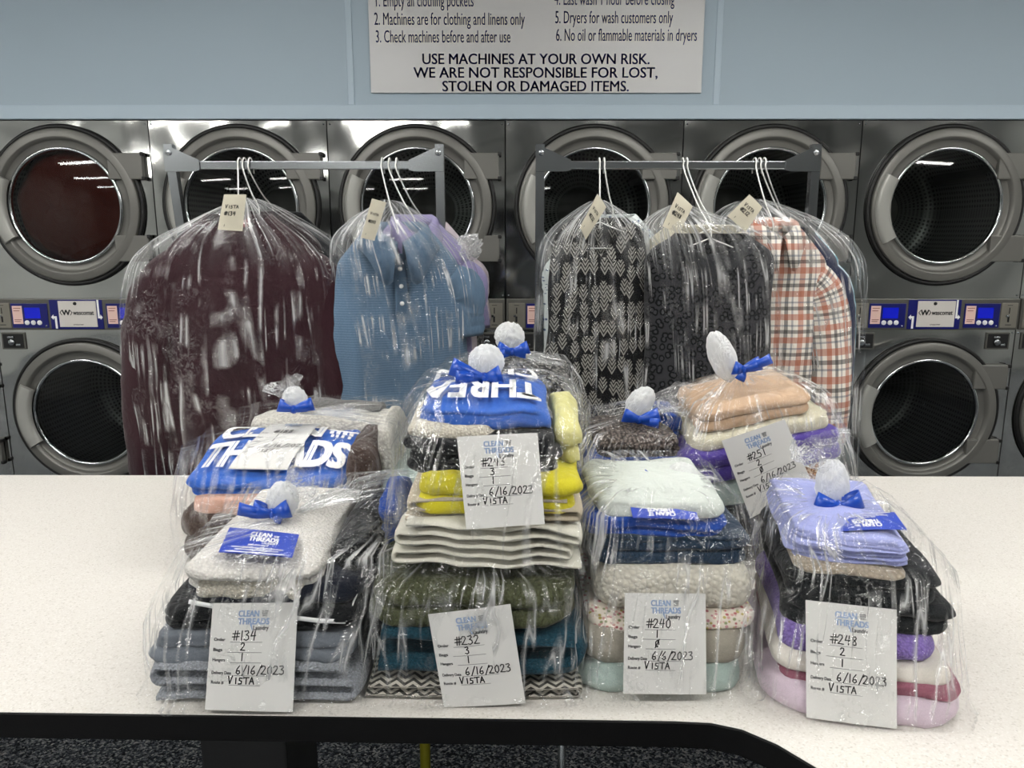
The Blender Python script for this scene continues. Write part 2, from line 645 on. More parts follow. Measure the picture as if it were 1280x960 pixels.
# ------------------------------------------------------------------ room shell
RX0, RX1, RY0, RY1, RZ = -5.5, 5.5, -7.5, 4.6, 2.78
DY = 3.6                                    # plane of the dryer fronts
DTOP = 1.953
b = MB(); b.box((RX0, RY0, -0.06), (RX1, RY1, 0.0)); struct('floor', b, M['carpet'])
b = MB(); b.box((RX0, RY0, RZ), (RX1, RY1, RZ + 0.06)); struct('ceiling', b, M['ceiling'])
b = MB(); b.box((RX0 - 0.08, RY0, 0), (RX0, RY1, RZ)); struct('wall_left', b, M['wall_room'])
b = MB(); b.box((RX1, RY0, 0), (RX1 + 0.08, RY1, RZ)); struct('wall_right', b, M['wall_room'])
b = MB(); b.box((RX0, RY0 - 0.08, 0), (RX1, RY0, RZ)); struct('wall_back', b, M['wall_room'])
b = MB(); b.box((RX0, RY1, 0), (RX1, RY1 + 0.08, RZ)); struct('wall_behind_dryers', b, M['wall_room'])
b = MB(); b.box((RX0, DY - 0.012, DTOP), (RX1, DY + 0.1, RZ)); struct('wall_front', b, M['wall_blue'])
b = MB(); b.box((RX0, DY - 0.022, DTOP + 0.001), (RX1, DY - 0.011, DTOP + 0.062), bev=0.003); struct('trim_1', b, M['trim_blue'])
for k, x in enumerate((-0.712, 0.905)):
    b = MB(); b.box((x - 0.014, DY - 0.017, DTOP + 0.0625), (x + 0.014, DY - 0.0115, RZ), bev=0.002)
    struct('trim_%d' % (k + 2), b, M['trim_blue'])
b = MB(); b.box((-4.6, RY0 + 0.001, 0.1), (4.6, RY0 + 0.03, 1.6)); struct('added_dark_slab_1', b, M['dark_slab'])  # unseen dark slab, added so the steel fronts mirror something dark

# ------------------------------------------------------------------ ceiling lights
lamp0 = None
for j, y in enumerate((1.7, -0.1, -2.2, -4.6)):
    for i, x in enumerate((-3.6, -1.25, 1.15, 3.5) if j < 2 else (-4.2, -1.5)):
        if lamp0 is None:
            t = thing('ceiling_light', (x, y, RZ - 0.07), 'long white ceiling light with a glowing diffuser', 'ceiling light', 'ceiling lights over the shop floor')
            b = MB(); b.box((x - 0.62, y - 0.11, RZ - 0.05), (x + 0.62, y + 0.11, RZ - 0.0005)); obj('lamp_housing', b, M['white_metal'], t)
            b = MB(); b.box((x - 0.6, y - 0.09, RZ - 0.07), (x + 0.6, y + 0.09, RZ - 0.0505), bev=0.006); obj('diffuser', b, M['lamp'], t)
            lamp0 = t
        else:
            c = copy_tree(lamp0)
            c.location = (x, y, RZ - 0.07)

# ------------------------------------------------------------------ rules sign on the wall
SGN_Y = DY - 0.02
sx0, sx1, sz0, sz1 = -0.622, 0.835, 2.064, 2.72
sign = thing('rules_sign', ((sx0 + sx1) / 2, SGN_Y, sz0), 'large white wall sign with navy laundry rules above the dryers', 'sign')
b = MB(); b.box((sx0, SGN_Y - 0.004, sz0), (sx1, SGN_Y + 0.0025, sz1), bev=0.001)
obj('sign_board', b, plain('white_sign_board', 'c9c9c9', 0.35), sign)
b = MB()
SS = lambda u, v: Vector((u, SGN_Y - 0.0048, v))


def sg(px, py):
    p = at(px, py, SGN_Y - 0.005)
    return p.x, p.z


for px, py, pxe, s in ((470, 8, 592, '1. Empty all clothing pockets'), (468, 31, 656, '2. Machines are for clothing and linens only'), (470, 53, 638, '3. Check machines before and after use'),
                       (693, 6, 843, '4. Last wash 1 hour before closing'), (694, 29, 841, '5. Dryers for wash customers only'), (695, 51, 871, '6. No oil or flammable materials in dryers')):
    x, z = sg(px, py)
    xe, _ = sg(pxe, py)
    put_text(b, s, SS, x, z, 0.072, width=xe - x, bold=0.004)
for px, pxe, py, s in ((528, 812, 80, 'USE MACHINES AT YOUR OWN RISK.'), (517, 822, 97, 'WE ARE NOT RESPONSIBLE FOR LOST,'), (553, 786, 114, 'STOLEN OR DAMAGED ITEMS.')):
    x, z = sg(px, py)
    xe, _ = sg(pxe, py)
    put_text(b, s, SS, x, z, 0.062, width=xe - x, bold=0.016)
obj('lettering', b, plain('navy_sign_ink', '27357f', 0.5), sign)

# ------------------------------------------------------------------ stack dryers
UZ, LZ = 1.576, 0.613                      # door centres


def plate_hole(mb, x0, x1, z0, z1, cz, r, y, mat=0, n=64):
    """Flat plate facing the room with one round hole."""
    angs = sorted([2 * PI * k / n for k in range(n)] + [math.atan2(z - cz, x) % (2 * PI) for x in (x0, x1) for z in (z0, z1)])
    inn, out = [], []
    for a in angs:
        c, s = math.cos(a), math.sin(a)
        t = min([((x1 if c > 0 else x0) / c) if abs(c) > 1e-9 else 1e9, (((z1 if s > 0 else z0) - cz) / s) if abs(s) > 1e-9 else 1e9])
        inn.append(Vector((r * c, y, cz + r * s)))
        out.append(Vector((t * c, y, cz + t * s)))
    back = [p + Vector((0, 0.02, 0)) for p in inn]
    mb.loft([back, inn, out], mat=mat, smooth=False)


def make_dryer():
    root = thing('stack_dryer', (0, 0, 0), 'stack dryer', 'dryer', 'stainless stack dryers in a row')
    b = MB()
    for x in (-0.397, 0.393):
        b.box((x, 0.004, 0), (x + 0.004, 0.95, DTOP))
    b.box((-0.397, 0.946, 0), (0.397, 0.95, DTOP))
    b.box((-0.393, 0.004, DTOP - 0.004), (0.393, 0.946, DTOP))
    b.box((-0.393, 0.004, 1.05), (0.393, 0.946, 1.06))
    b.box((-0.393, 0.004, 0), (0.393, 0.946, 0.004))
    obj('cabinet', b, M['black_paint'], root)
    for nm, z0, z1, cz in (('upper_panel', 1.158, DTOP - 0.003, UZ), ('lower_panel', 0.02, 1.01, LZ)):
        b = MB(); plate_hole(b, -0.3975, 0.3975, z0, z1, cz, 0.27, 0.0)
        for sx, sz in ((-0.386, z1 - 0.014), (0.386, z1 - 0.014), (-0.386, z0 + 0.014), (0.386, z0 + 0.014)):
            b.lathe([(0.0045, 0), (0.004, -0.003), (0.0001, -0.0035)], sx, sz, 8, mat=1)
        obj('front_panel', b, [M['steel'], M['zinc']], root)
    for cz in (UZ, LZ):
        # drum behind the glass
        b = MB()
        b.lathe([(0.268, 0.02), (0.275, 0.05), (0.33, 0.07), (0.33, 0.2), (0.33, 0.4), (0.33, 0.62), (0.32, 0.66), (0.24, 0.67), (0.12, 0.67)], 0, cz, 48)
        d = obj('drum', b, M['drum'], root)
        b = MB(); b.lathe([(0.12, 0.668), (0.115, 0.66), (0.06, 0.655), (0.05, 0.63), (0.0001, 0.625)], 0, cz, 32); obj('drum_hub', b, M['handle_grey'], d)
        for k in range(3):
            a = 2 * PI * k / 3 + 0.5
            b = MB()
            c, s = math.cos(a), math.sin(a)
            prof = [(-0.03, 0.328), (-0.012, 0.285), (0.012, 0.285), (0.03, 0.328)]
            b.loft([[Vector((r * c - w * s, y, cz + r * s + w * c)) for w, r in prof] for y in (0.12, 0.3, 0.6)], closed=False, smooth=False)
            obj('lifter_vane', b, M['strip'], d)
        # door
        b = MB()
        for pr_ in ([(0.339, 0.0), (0.340, -0.024), (0.337, -0.029)], [(0.337, -0.029), (0.330, -0.033), (0.304, -0.034)], [(0.304, -0.034), (0.299, -0.033), (0.291, -0.012)], [(0.291, -0.012), (0.282, -0.006), (0.258, -0.006)]):
            b.lathe(pr_, 0, cz, 96)
        for za, zb in ((0.118, 0.233), (-0.248, -0.130)):
            b.box((0.215, -0.031, cz + za), (0.372, -0.002, cz + zb), bev=0.004)
        for zz in (0.228, 0.123, -0.135, -0.243):
            b.box((0.366, -0.036, cz + zz - 0.008), (0.382, -0.01, cz + zz + 0.008), 1, bev=0.003)
        dr = obj('door', b, [M['door_grey'], M['black_rubber']], root)
        b = MB(); b.lathe([(0.337, -0.001), (0.358, -0.001), (0.360, -0.012), (0.354, -0.019), (0.344, -0.020), (0.340, -0.014)], 0, cz, 80); obj('gasket', b, M['black_rubber'], dr)
        b = MB(); b.lathe([(0.262, -0.004), (0.262, -0.016), (0.257, -0.021), (0.250, -0.021), (0.246, -0.014), (0.245, -0.002)], 0, cz, 80); obj('glass_rim', b, M['chrome'], dr)
        b = MB(); b.lathe([(0.246, -0.012), (0.2, -0.017), (0.13, -0.022), (0.06, -0.025), (0.0005, -0.026)], 0, cz, 64); obj('door_glass', b, M['glass'], dr)
        b = MB()
        a0, a1 = math.radians(154), math.radians(211)
        prof = [(0.258, -0.028), (0.262, -0.046), (0.272, -0.052), (0.310, -0.052), (0.322, -0.046), (0.327, -0.030)]
        b.lathe(prof, 0, cz, 24, a0=a0, a1=a1)
        for a in (a0, a1):
            b.add([Vector((r * math.cos(a), y, cz + r * math.sin(a))) for r, y in prof], [tuple(range(6))], smooth=False)
        obj('door_handle', b, M['handle_grey'], dr)
    # control strip
    cp = MB(); cp.box((-0.397, -0.016, 1.012), (0.397, 0.0, 1.157), bev=0.004)
    cp = obj('control_panel', cp, M['strip'], root)
    Yp = -0.0165
    for u0, u1 in ((-0.304, -0.135), (0.139, 0.304)):
        b = MB()
        b.box((u0, Yp - 0.003, 1.022), (u1, Yp + 0.001, 1.135), 0, 0.0008)
        S = lambda u, v: Vector((u, Yp - 0.0036, v))
        put_quad(b, S, u0 + 0.006, 1.04, u0 + 0.052, 1.124, 2)
        S2 = lambda u, v: Vector((u, Yp - 0.0042, v))
        for k, zz in enumerate((1.112, 1.1, 1.058, 1.05)):
            put_quad(b, S2, u0 + 0.012, zz, u0 + 0.046 - 0.006 * (k % 2), zz + 0.003, 3)
        put_quad(b, S, u0 + 0.062, 1.066, u0 + 0.135, 1.116, 1)
        for k in range(3):
            x = u0 + 0.07 + k * 0.029
            b.lathe([(0.011, Yp - 0.003), (0.011, Yp - 0.006), (0.009, Yp - 0.007), (0.0001, Yp - 0.007)], x, 1.046, 16, mat=4)
        put_text(b, '+', S2, u0 + 0.07, 1.040, 0.016, 'C', mat=5)
        b.lathe([(0.005, Yp - 0.003), (0.004, Yp - 0.006), (0.0001, Yp - 0.006)], u1 - 0.012, 1.030, 10, mat=6)
        obj('keypad', b, [M['navy'], M['lcd'], M['sticker'], M['stickerink'], M['white'], M['ink'], M['zinc']], cp)
    b = MB()
    b.box((-0.124, Yp - 0.002, 1.016), (0.122, Yp + 0.001, 1.153), 0, 0.0008)
    b.box((-0.082, Yp - 0.005, 1.026), (0.094, Yp - 0.0022, 1.147), 1, 0.001)
    S = lambda u, v: Vector((u, Yp - 0.0056, v))
    put_text(b, 'wascomat', S, 0.034, 1.083, 0.03, 'C', 0.03, 2, width=0.098)
    put_text(b, 'W', S, -0.047, 1.081, 0.036, 'C', 0.04, 2)
    for sgn in (-1, 1):
        pts = [(-0.047 + sgn * 0.019, 1.104), (-0.047 + sgn * 0.028, 1.093), (-0.047 + sgn * 0.019, 1.081)]
        for p, q in zip(pts[:-1], pts[1:]):
            b.add([S(p[0] - 0.002, p[1]), S(p[0] + 0.002, p[1]), S(q[0] + 0.002, q[1]), S(q[0] - 0.002, q[1])], [(0, 1, 2, 3)], 2, smooth=False)
    put_text(b, 'crossover', S, 0.006, 1.034, 0.012, 'C', 0.01, 2)
    b.lathe([(0.008, Yp - 0.005), (0.007, Yp - 0.009), (0.0001, Yp - 0.009)], -0.002, 1.135, 14, mat=2)
    S = lambda u, v: Vector((u, Yp - 0.0028, v))
    put_quad(b, S, -0.104, 1.018, -0.094, 1.075, 3)                     # white arrow turning left and up
    put_quad(b, S, -0.112, 1.066, -0.094, 1.076, 3)
    b.add([S(-0.121, 1.071), S(-0.109, 1.059), S(-0.109, 1.084)], [(0, 1, 2)], 3, smooth=False)
    put_quad(b, S, 0.098, 1.070, 0.107, 1.152, 3)                       # white arrow turning down and right
    put_quad(b, S, 0.098, 1.066, 0.112, 1.076, 3)
    b.add([S(0.121, 1.071), S(0.110, 1.059), S(0.110, 1.084)], [(0, 1, 2)], 3, smooth=False)
    obj('name_plate', b, [M['navy'], M['plate'], M['ink'], M['white']], cp)
    for x0, x1 in ((-0.386, -0.310), (0.310, 0.386)):
        b = MB()
        b.box((x0, Yp - 0.003, 1.022), (x1, Yp + 0.001, 1.137), 0, 0.001)
        xm = (x0 + x1) / 2
        S = lambda u, v: Vector((u, Yp - 0.0036, v))
        put_quad(b, S, xm - 0.0025, 1.088, xm + 0.002, 1.116, 1)
        put_quad(b, S, xm - 0.006, 1.048, xm + 0.003, 1.075, 1)
        b.box((xm - 0.014, Yp - 0.008, 1.072), (xm - 0.003, Yp - 0.003, 1.082), 2, 0.001)
        put_quad(b, S, xm - 0.012, 1.126, xm + 0.012, 1.128, 1)
        put_quad(b, S, xm - 0.014, 1.034, xm + 0.014, 1.037, 1)
        obj('coin_plate', b, [M['coin'], M['dark_slot'], M['zinc']], cp)
    for x in (-0.318, 0.318):
        b = MB()
        b.box((x - 0.056, -0.006, 0.918), (x + 0.056, -0.0005, 0.998), 0, 0.002)
        b.box((x - 0.048, -0.0075, 0.925), (x + 0.048, -0.0062, 0.991), 1)
        b.lathe([(0.016, -0.0075), (0.016, -0.016), (0.012, -0.02), (0.0001, -0.02)], x - 0.006, 0.952, 16, mat=2)
        b.box((x - 0.024, -0.014, 0.972), (x + 0.006, -0.0076, 0.98), 2, 0.001)
        b.box((x + 0.012, -0.012, 0.935), (x + 0.034, -0.0076, 0.945), 2, 0.001)
        obj('coin_box_lock', b, [M['strip'], M['dark_slot'], M['zinc']], root)
    return root


DLAB = ['stack dryer cut off by the left edge, outside the red laundry one', 'leftmost full stack dryer with red laundry behind its upper glass', 'stack dryer behind the maroon sweater',
        'stack dryer behind the blue polo and the right post of the left rack', 'stack dryer behind the pinecone print top', 'stack dryer behind the leopard top and plaid shirt',
        'rightmost full stack dryer with both doors in clear view', 'stack dryer cut off by the right edge of the photo']
proto = make_dryer()
for k in range(8):
    o = proto if k == 0 else copy_tree(proto)
    o.location = (-2.83 + 0.8 * k, DY, 0)
    o['label'] = DLAB[k]
# red laundry filling the upper drum of the second unit
b = MB()
cx = -2.03
rings = []
for i in range(15):
    t = i / 14
    y = DY + 0.028 + 0.5 * t
    r = 0.235 + 0.07 * min(1, t * 5) - 0.12 * max(0, t - 0.6)
    rings.append([Vector((cx + r * math.cos(a) * (1 + 0.05 * N3(math.cos(a) * 2, math.sin(a) * 2, t * 4)), y + 0.016 * N3(math.cos(a) * 2, math.sin(a) * 2, 3), UZ - 0.004 + r * math.sin(a) * 0.99)) for a in [2 * PI * j / 48 for j in range(48)]])
front = []
for s in (0.02, 0.25, 0.5, 0.75, 0.92):
    front.append([Vector((lerp(cx, p.x, s), DY + 0.028 + 0.018 * N3(p.x * 9 * s, p.z * 9 * s, 1.0) - 0.010 * (1 - s * s), lerp(UZ - 0.004, p.z, s))) for p in rings[0]])
b.loft(front + rings, cap0=True, cap1=True)
obj('red_blanket', b, cloth('rust_red_fleece', '5a1d14', wrinkle=14, wamp=0.7), label='rust red blanket packed behind the upper dryer glass at far left', cat='blanket')

# ------------------------------------------------------------------ folding table
out = [(-2.3, 2.035), (2.6, 2.010), (2.6, -0.4), (0.475, -0.4), (0.475, 0.5), (0.468, 0.6), (0.45, 0.695), (0.42, 0.775), (0.385, 0.838), (0.345, 0.891), (0.308, 0.922), (0.27, 0.936), (0.22, 0.940), (-2.3, 0.994)]
TZ = 0.80
table = thing('folding_table', (0, 1.4, 0), 'long pale speckled laundry folding table with black edge', 'table')
b = MB()
n = len(out)
b.add([(x, y, TZ) for x, y in out] + [(x, y, TZ - 0.036) for x, y in out], [tuple(range(n))[::-1], tuple(range(n, 2 * n))] + [(i, (i + 1) % n, n + (i + 1) % n, n + i) for i in range(n)], smooth=False)
obj('table_top', b, M['laminate'], table)
b = MB()
cen = Vector((0.6, 1.45))
off = []
for i in range(n):
    p = Vector(out[i]); a = Vector(out[i - 1]); c = Vector(out[(i + 1) % n])
    d1, d2 = (p - a).normalized(), (c - p).normalized()
    nn = (Vector((-d1.y, d1.x)) + Vector((-d2.y, d2.x))).normalized()
    off.append(p + nn * 0.004)
prof = [(0.0, -0.0005), (0.9, -0.0012), (1.0, -0.004), (1.0, -0.034), (0.8, -0.038), (0.0, -0.038)]
rings = [[Vector((lerp(out[i][0], off[i].x, s), lerp(out[i][1], off[i].y, s), TZ + z)) for i in range(n)] for s, z in prof]
b.loft(rings, smooth=False)
obj('edge_band', b, M['black_edge'], table)
for x0, x1, y0, y1 in ((-0.478, -0.346, 1.05, 1.22), (1.2, 1.36, 1.3, 1.6), (-2.0, -1.86, 1.3, 1.6)):
    b = MB(); b.box((x0, y0, 0.02), (x1, y1, TZ - 0.038), bev=0.004); b.box((x0 - 0.02, y0 - 0.12, 0), (x1 + 0.02, y1 + 0.5, 0.03), bev=0.008)
    obj('leg', b, M['black_paint'], table)
for x, y, m, r in ((-0.165, 1.3, 'yellow_metal', 0.010), (0.098, 1.35, 'chrome', 0.008)):
    b = MB(); b.tube([(x, y, TZ - 0.037), (x, y, 0.4), (x, y, 0.0)], r, 12)
    b.lathe([(r + 0.014, 0), (r + 0.014, 0.006)], x, TZ - 0.05, 12, y0=y)
    o = obj('leg', b, M[m], table)
    o['label'] = 'thin olive yellow leg' if 'yellow' in m else 'thin chrome leg'

# ------------------------------------------------------------------ garment racks
RY, BARZ = 2.3, 1.646


def make_rack(x0, x1, lean, label):
    root = thing('garment_rack', ((x0 + x1) / 2, RY, 0), label, 'garment rack', 'chrome garment racks behind the table')
    b = MB(); b.box((x0, RY - 0.0115, BARZ - 0.0115), (x1, RY + 0.0115, BARZ + 0.0115), bev=0.0025); obj('hanging_bar', b, M['zinc'], root)
    for x, sg_, ln in ((x0, 1, lean), (x1, -1, 0)):
        b = MB()
        b.loft([[Vector((x + dx * 0.0125 + ln * (1.704 - z), RY + dy * 0.0125, z)) for dx, dy in ((-1, -1), (1, -1), (1, 1), (-1, 1))] for z in (0.09, 1.704)], cap0=True, cap1=True, smooth=False)
        obj('post', b, M['zinc'], root)
        b = MB()
        pts = [(-0.012, 1.694), (0.012, 1.694), (0.088, 1.660), (0.088, 1.632), (0.072, 1.628), (0.012, 1.628), (-0.012, 1.628)]
        b.loft([[Vector((x + sg_ * u, RY + y, z)) for u, z in pts] for y in (-0.0165, -0.013)], cap0=True, cap1=True, smooth=False)
        b.lathe([(0.009, 0), (0.008, -0.005), (0.0001, -0.006)], x + sg_ * 0.003, 1.680, 12, y0=RY - 0.0165)
        obj('corner_bracket', b, M['zinc'], root)
        b = MB()
        b.box((x - 0.013 + ln * 1.6, RY - 0.26, 0.065), (x + 0.013 + ln * 1.6, RY + 0.26, 0.091), bev=0.003)
        ft = obj('foot_rail', b, M['zinc'], root)
        for y in (RY - 0.24, RY + 0.24):
            b = MB()
            xx = x + ln * 1.6
            b.tube([(xx - 0.011, y, 0.03), (xx + 0.011, y, 0.03)], 0.03, 20)
            b.tube([(xx, y, 0.03), (xx, y, 0.07)], 0.006, 8)
            obj('caster', b, M['black_rubber'], ft)
    b = MB(); b.tube([(x0 + lean * 1.6, RY, 0.12), (x1, RY, 0.12)], 0.011, 10); obj('lower_rail', b, M['zinc'], root)


make_rack(-0.985, -0.208, 0.075, 'left chrome garment rack holding the maroon sweater and blue polo')
make_rack(0.081, 0.873, 0.0, 'right chrome garment rack holding the pinecone, leopard and plaid tops')


# ------------------------------------------------------------------ cloth patterns
def uvmat(name, fn, rough=0.95, wamp=0.4, wrinkle=16.0, sheen=0.1):
    t = NT(name)
    uv = t.sep(t.coord('UV'))
    col = fn(t, uv[0], uv[1])
    n1 = t.bump(t.noise(t.coord('Object', (1.6, 1.6, 0.7)), wrinkle, 3.0, 0.5, 0.5), wamp, 0.02)
    n2 = t.bump(t.noise(t.coord('Object'), 800.0, 1.0), 0.2, 0.002, n1)
    return t.bsdf(col, rough, 0, n2, 0.2, sheen)


def band(t, x, period, a, b_):
    f = t.math('FRACT', t.math('DIVIDE', x, period))
    return t.math('MULTIPLY', t.math('GREATER_THAN', f, a), t.math('LESS_THAN', f, b_))


def p_plaid(t, u, v):
    col = hexc('d3cdc4')
    for x in (u, v):
        col = t.mix(t.math('MULTIPLY', band(t, x, 0.066, 0.04, 0.30), 0.62), col, hexc('9a4a28'))
        col = t.mix(t.math('MULTIPLY', band(t, x, 0.066, 0.46, 0.62), 0.66), col, hexc('1e1f26'))
        col = t.mix(t.math('MULTIPLY', band(t, x, 0.066, 0.76, 0.84), 0.5), col, hexc('3c4a63'))
    return col


def combine(t, u, v, su, sv):
    nd = t.n('ShaderNodeCombineXYZ')
    t.set(nd.inputs[0], t.math('MULTIPLY', u, su)); t.set(nd.inputs[1], t.math('MULTIPLY', v, sv))
    return nd.outputs[0]


def p_leopard(t, u, v):
    c = combine(t, u, v, 52.0, 46.0)
    d = t.voro(c, 1.0, dims='2D')
    n = t.noise(c, 2.2, 2.0)
    dd = t.math('ADD', d, t.math('MULTIPLY', t.math('SUBTRACT', n, 0.5), 0.35))
    return t.ramp(dd, [(0.0, hexc('37373a')), (0.2, hexc('38383b')), (0.25, hexc('0c0d10')), (0.40, hexc('0d0e11')), (0.48, hexc('303033')), (1.0, hexc('343437'))])


def p_cone(t, u, v):
    c = combine(t, u, v, 38.0, 19.0)
    nd = t.n('ShaderNodeTexVoronoi', voronoi_dimensions='2D')
    t.link(c, nd.inputs['Vector'])
    nd.inputs['Scale'].default_value = 1.0
    nd.inputs['Randomness'].default_value = 0.6
    sub = t.n('ShaderNodeVectorMath', operation='SUBTRACT')
    t.link(c, sub.inputs[0]); t.link(nd.outputs['Position'], sub.inputs[1])
    q = t.sep(sub.outputs[0])
    k = t.math('FRACT', t.math('ADD', t.math('MULTIPLY', q[1], 4.2), t.math('MULTIPLY', t.math('ABSOLUTE', q[0]), -3.6)))
    ragged = t.math('ADD', nd.outputs['Distance'], t.math('MULTIPLY', k, 0.13))
    inside = t.ramp(ragged, [(0.46, (1, 1, 1)), (0.50, (0, 0, 0))])
    sh = t.ramp(k, [(0.0, (1, 1, 1)), (0.5, (0.55, 0.55, 0.55)), (0.62, (0, 0, 0)), (1.0, (0, 0, 0))])
    scales = t.mix(sh, hexc('161616'), hexc('9c9a94'))
    return t.mix(inside, hexc('0e0e10'), scales)


def p_speck(t, u, v):
    c = combine(t, u, v, 42.0, 42.0)
    d = t.voro(c, 1.0, dims='2D')
    return t.ramp(d, [(0.0, hexc('4a5566')), (0.13, hexc('63708a')), (0.17, hexc('c9d0cf')), (1.0, hexc('cdd4d2'))])


def p_polo(t, u, v):
    f = t.math('FRACT', t.math('MULTIPLY', v, 145.0))
    st = t.math('GREATER_THAN', f, 0.62)
    n = t.noise(combine(t, u, v, 300.0, 900.0), 1.0, 2.0)
    base = t.mix(t.ramp(n, [(0.35, (0, 0, 0)), (0.65, (1, 1, 1))]), hexc('50687f'), hexc('697f95'))
    return t.mix(t.math('MULTIPLY', st, 0.55), base, hexc('435b73'))


def p_dash(t, u, v):
    n = t.voro(combine(t, u, v, 95.0, 60.0), 1.0, dims='2D')
    return t.ramp(n, [(0.2, hexc('76746f')), (0.42, hexc('191a1c')), (1.0, hexc('101113'))])


def p_stripe(t, u, v):
    s = band(t, u, 0.03, 0.0, 0.35)
    return t.mix(s, hexc('b9cdd6'), hexc('4a8fa0'))


def p_zig(t, u, v):
    f = t.math('FRACT', t.math('ADD', t.math('MULTIPLY', v, 75.0), t.math('MULTIPLY', t.math('PINGPONG', t.math('MULTIPLY', u, 1.0), 0.012), 70.0)))
    return t.mix(t.math('GREATER_THAN', f, 0.5), hexc('b8b3a8'), hexc('3a3935'))


def p_floral(t, u, v):
    c = combine(t, u, v, 150.0, 150.0)
    nd = t.n('ShaderNodeTexVoronoi')
    t.link(c, nd.inputs['Vector'])
    nd.inputs['Scale'].default_value = 1.0
    pick = t.sep(nd.outputs['Color'])[0]
    colr = t.ramp(pick, [(0.0, hexc('b5686c')), (0.25, hexc('d0a29c')), (0.5, hexc('b5a565')), (0.7, hexc('949b74')), (0.85, hexc('c08a90'))], 'CONSTANT')
    m = t.ramp(nd.outputs['Distance'], [(0.3, (1, 1, 1)), (0.45, (0, 0, 0))])
    return t.mix(m, hexc('dfd5c8'), colr)


def p_brownprint(t, u, v):
    d = t.voro(combine(t, u, v, 80.0, 80.0), 1.0, dims='2D')
    return t.ramp(d, [(0.1, hexc('c9a07a')), (0.3, hexc('6e4028')), (0.5, hexc('d8c2a8')), (0.8, hexc('7a4b30'))])


def p_greyknit(t, u, v):
    n = t.voro(combine(t, u, v, 160.0, 120.0), 1.0, dims='2D')
    return t.ramp(n, [(0.2, hexc('6c625c')), (0.5, hexc('3a332f')), (1.0, hexc('241f1d'))])


F = {}
F['maroon'] = cloth('maroon_knit', '30141c', weave=500, bump=0.5, wrinkle=12, wamp=0.5, var=0.15)
F['plum'] = cloth('dark_plum_knit', '221016', wrinkle=12, wamp=0.5)
F['black'] = cloth('black_jersey', '121316', wrinkle=20, wamp=0.6, var=0.1)
F['charcoal'] = cloth('charcoal_jersey', '26282b', wrinkle=20, wamp=0.5)
F['polo'] = uvmat('blue_striped_polo_knit', p_polo)
F['polo_plain'] = cloth('blue_polo_collar_knit', '556c83', wrinkle=20)
F['lavender'] = cloth('lavender_cotton', '8e87ad', wrinkle=16)
F['pinkwhite'] = cloth('pink_white_cotton', 'cbbfc6', wrinkle=16)
F['dash'] = uvmat('black_flecked_cloth', p_dash)
F['cone'] = uvmat('pinecone_print_cloth', p_cone)
F['speck'] = uvmat('pale_floral_speck_cloth', p_speck)
F['leopard'] = uvmat('dark_leopard_knit', p_leopard, wamp=0.25)
F['plaid'] = uvmat('orange_black_plaid_cotton', p_plaid)
F['navy'] = cloth('navy_cotton', '232a45', wrinkle=18)
F['tealstripe'] = uvmat('teal_striped_cotton', p_stripe)
F['ivory'] = cloth('ivory_cotton', 'cfc9b4', wrinkle=16)
F['sheer'] = cloth('charcoal_mesh_yoke', '2c2d30', weave=1200)

# ------------------------------------------------------------------ hanging garments
GM = {}


def rot2(x, y, a):
    return x * math.cos(a) - y * math.sin(a), x * math.sin(a) + y * math.cos(a)


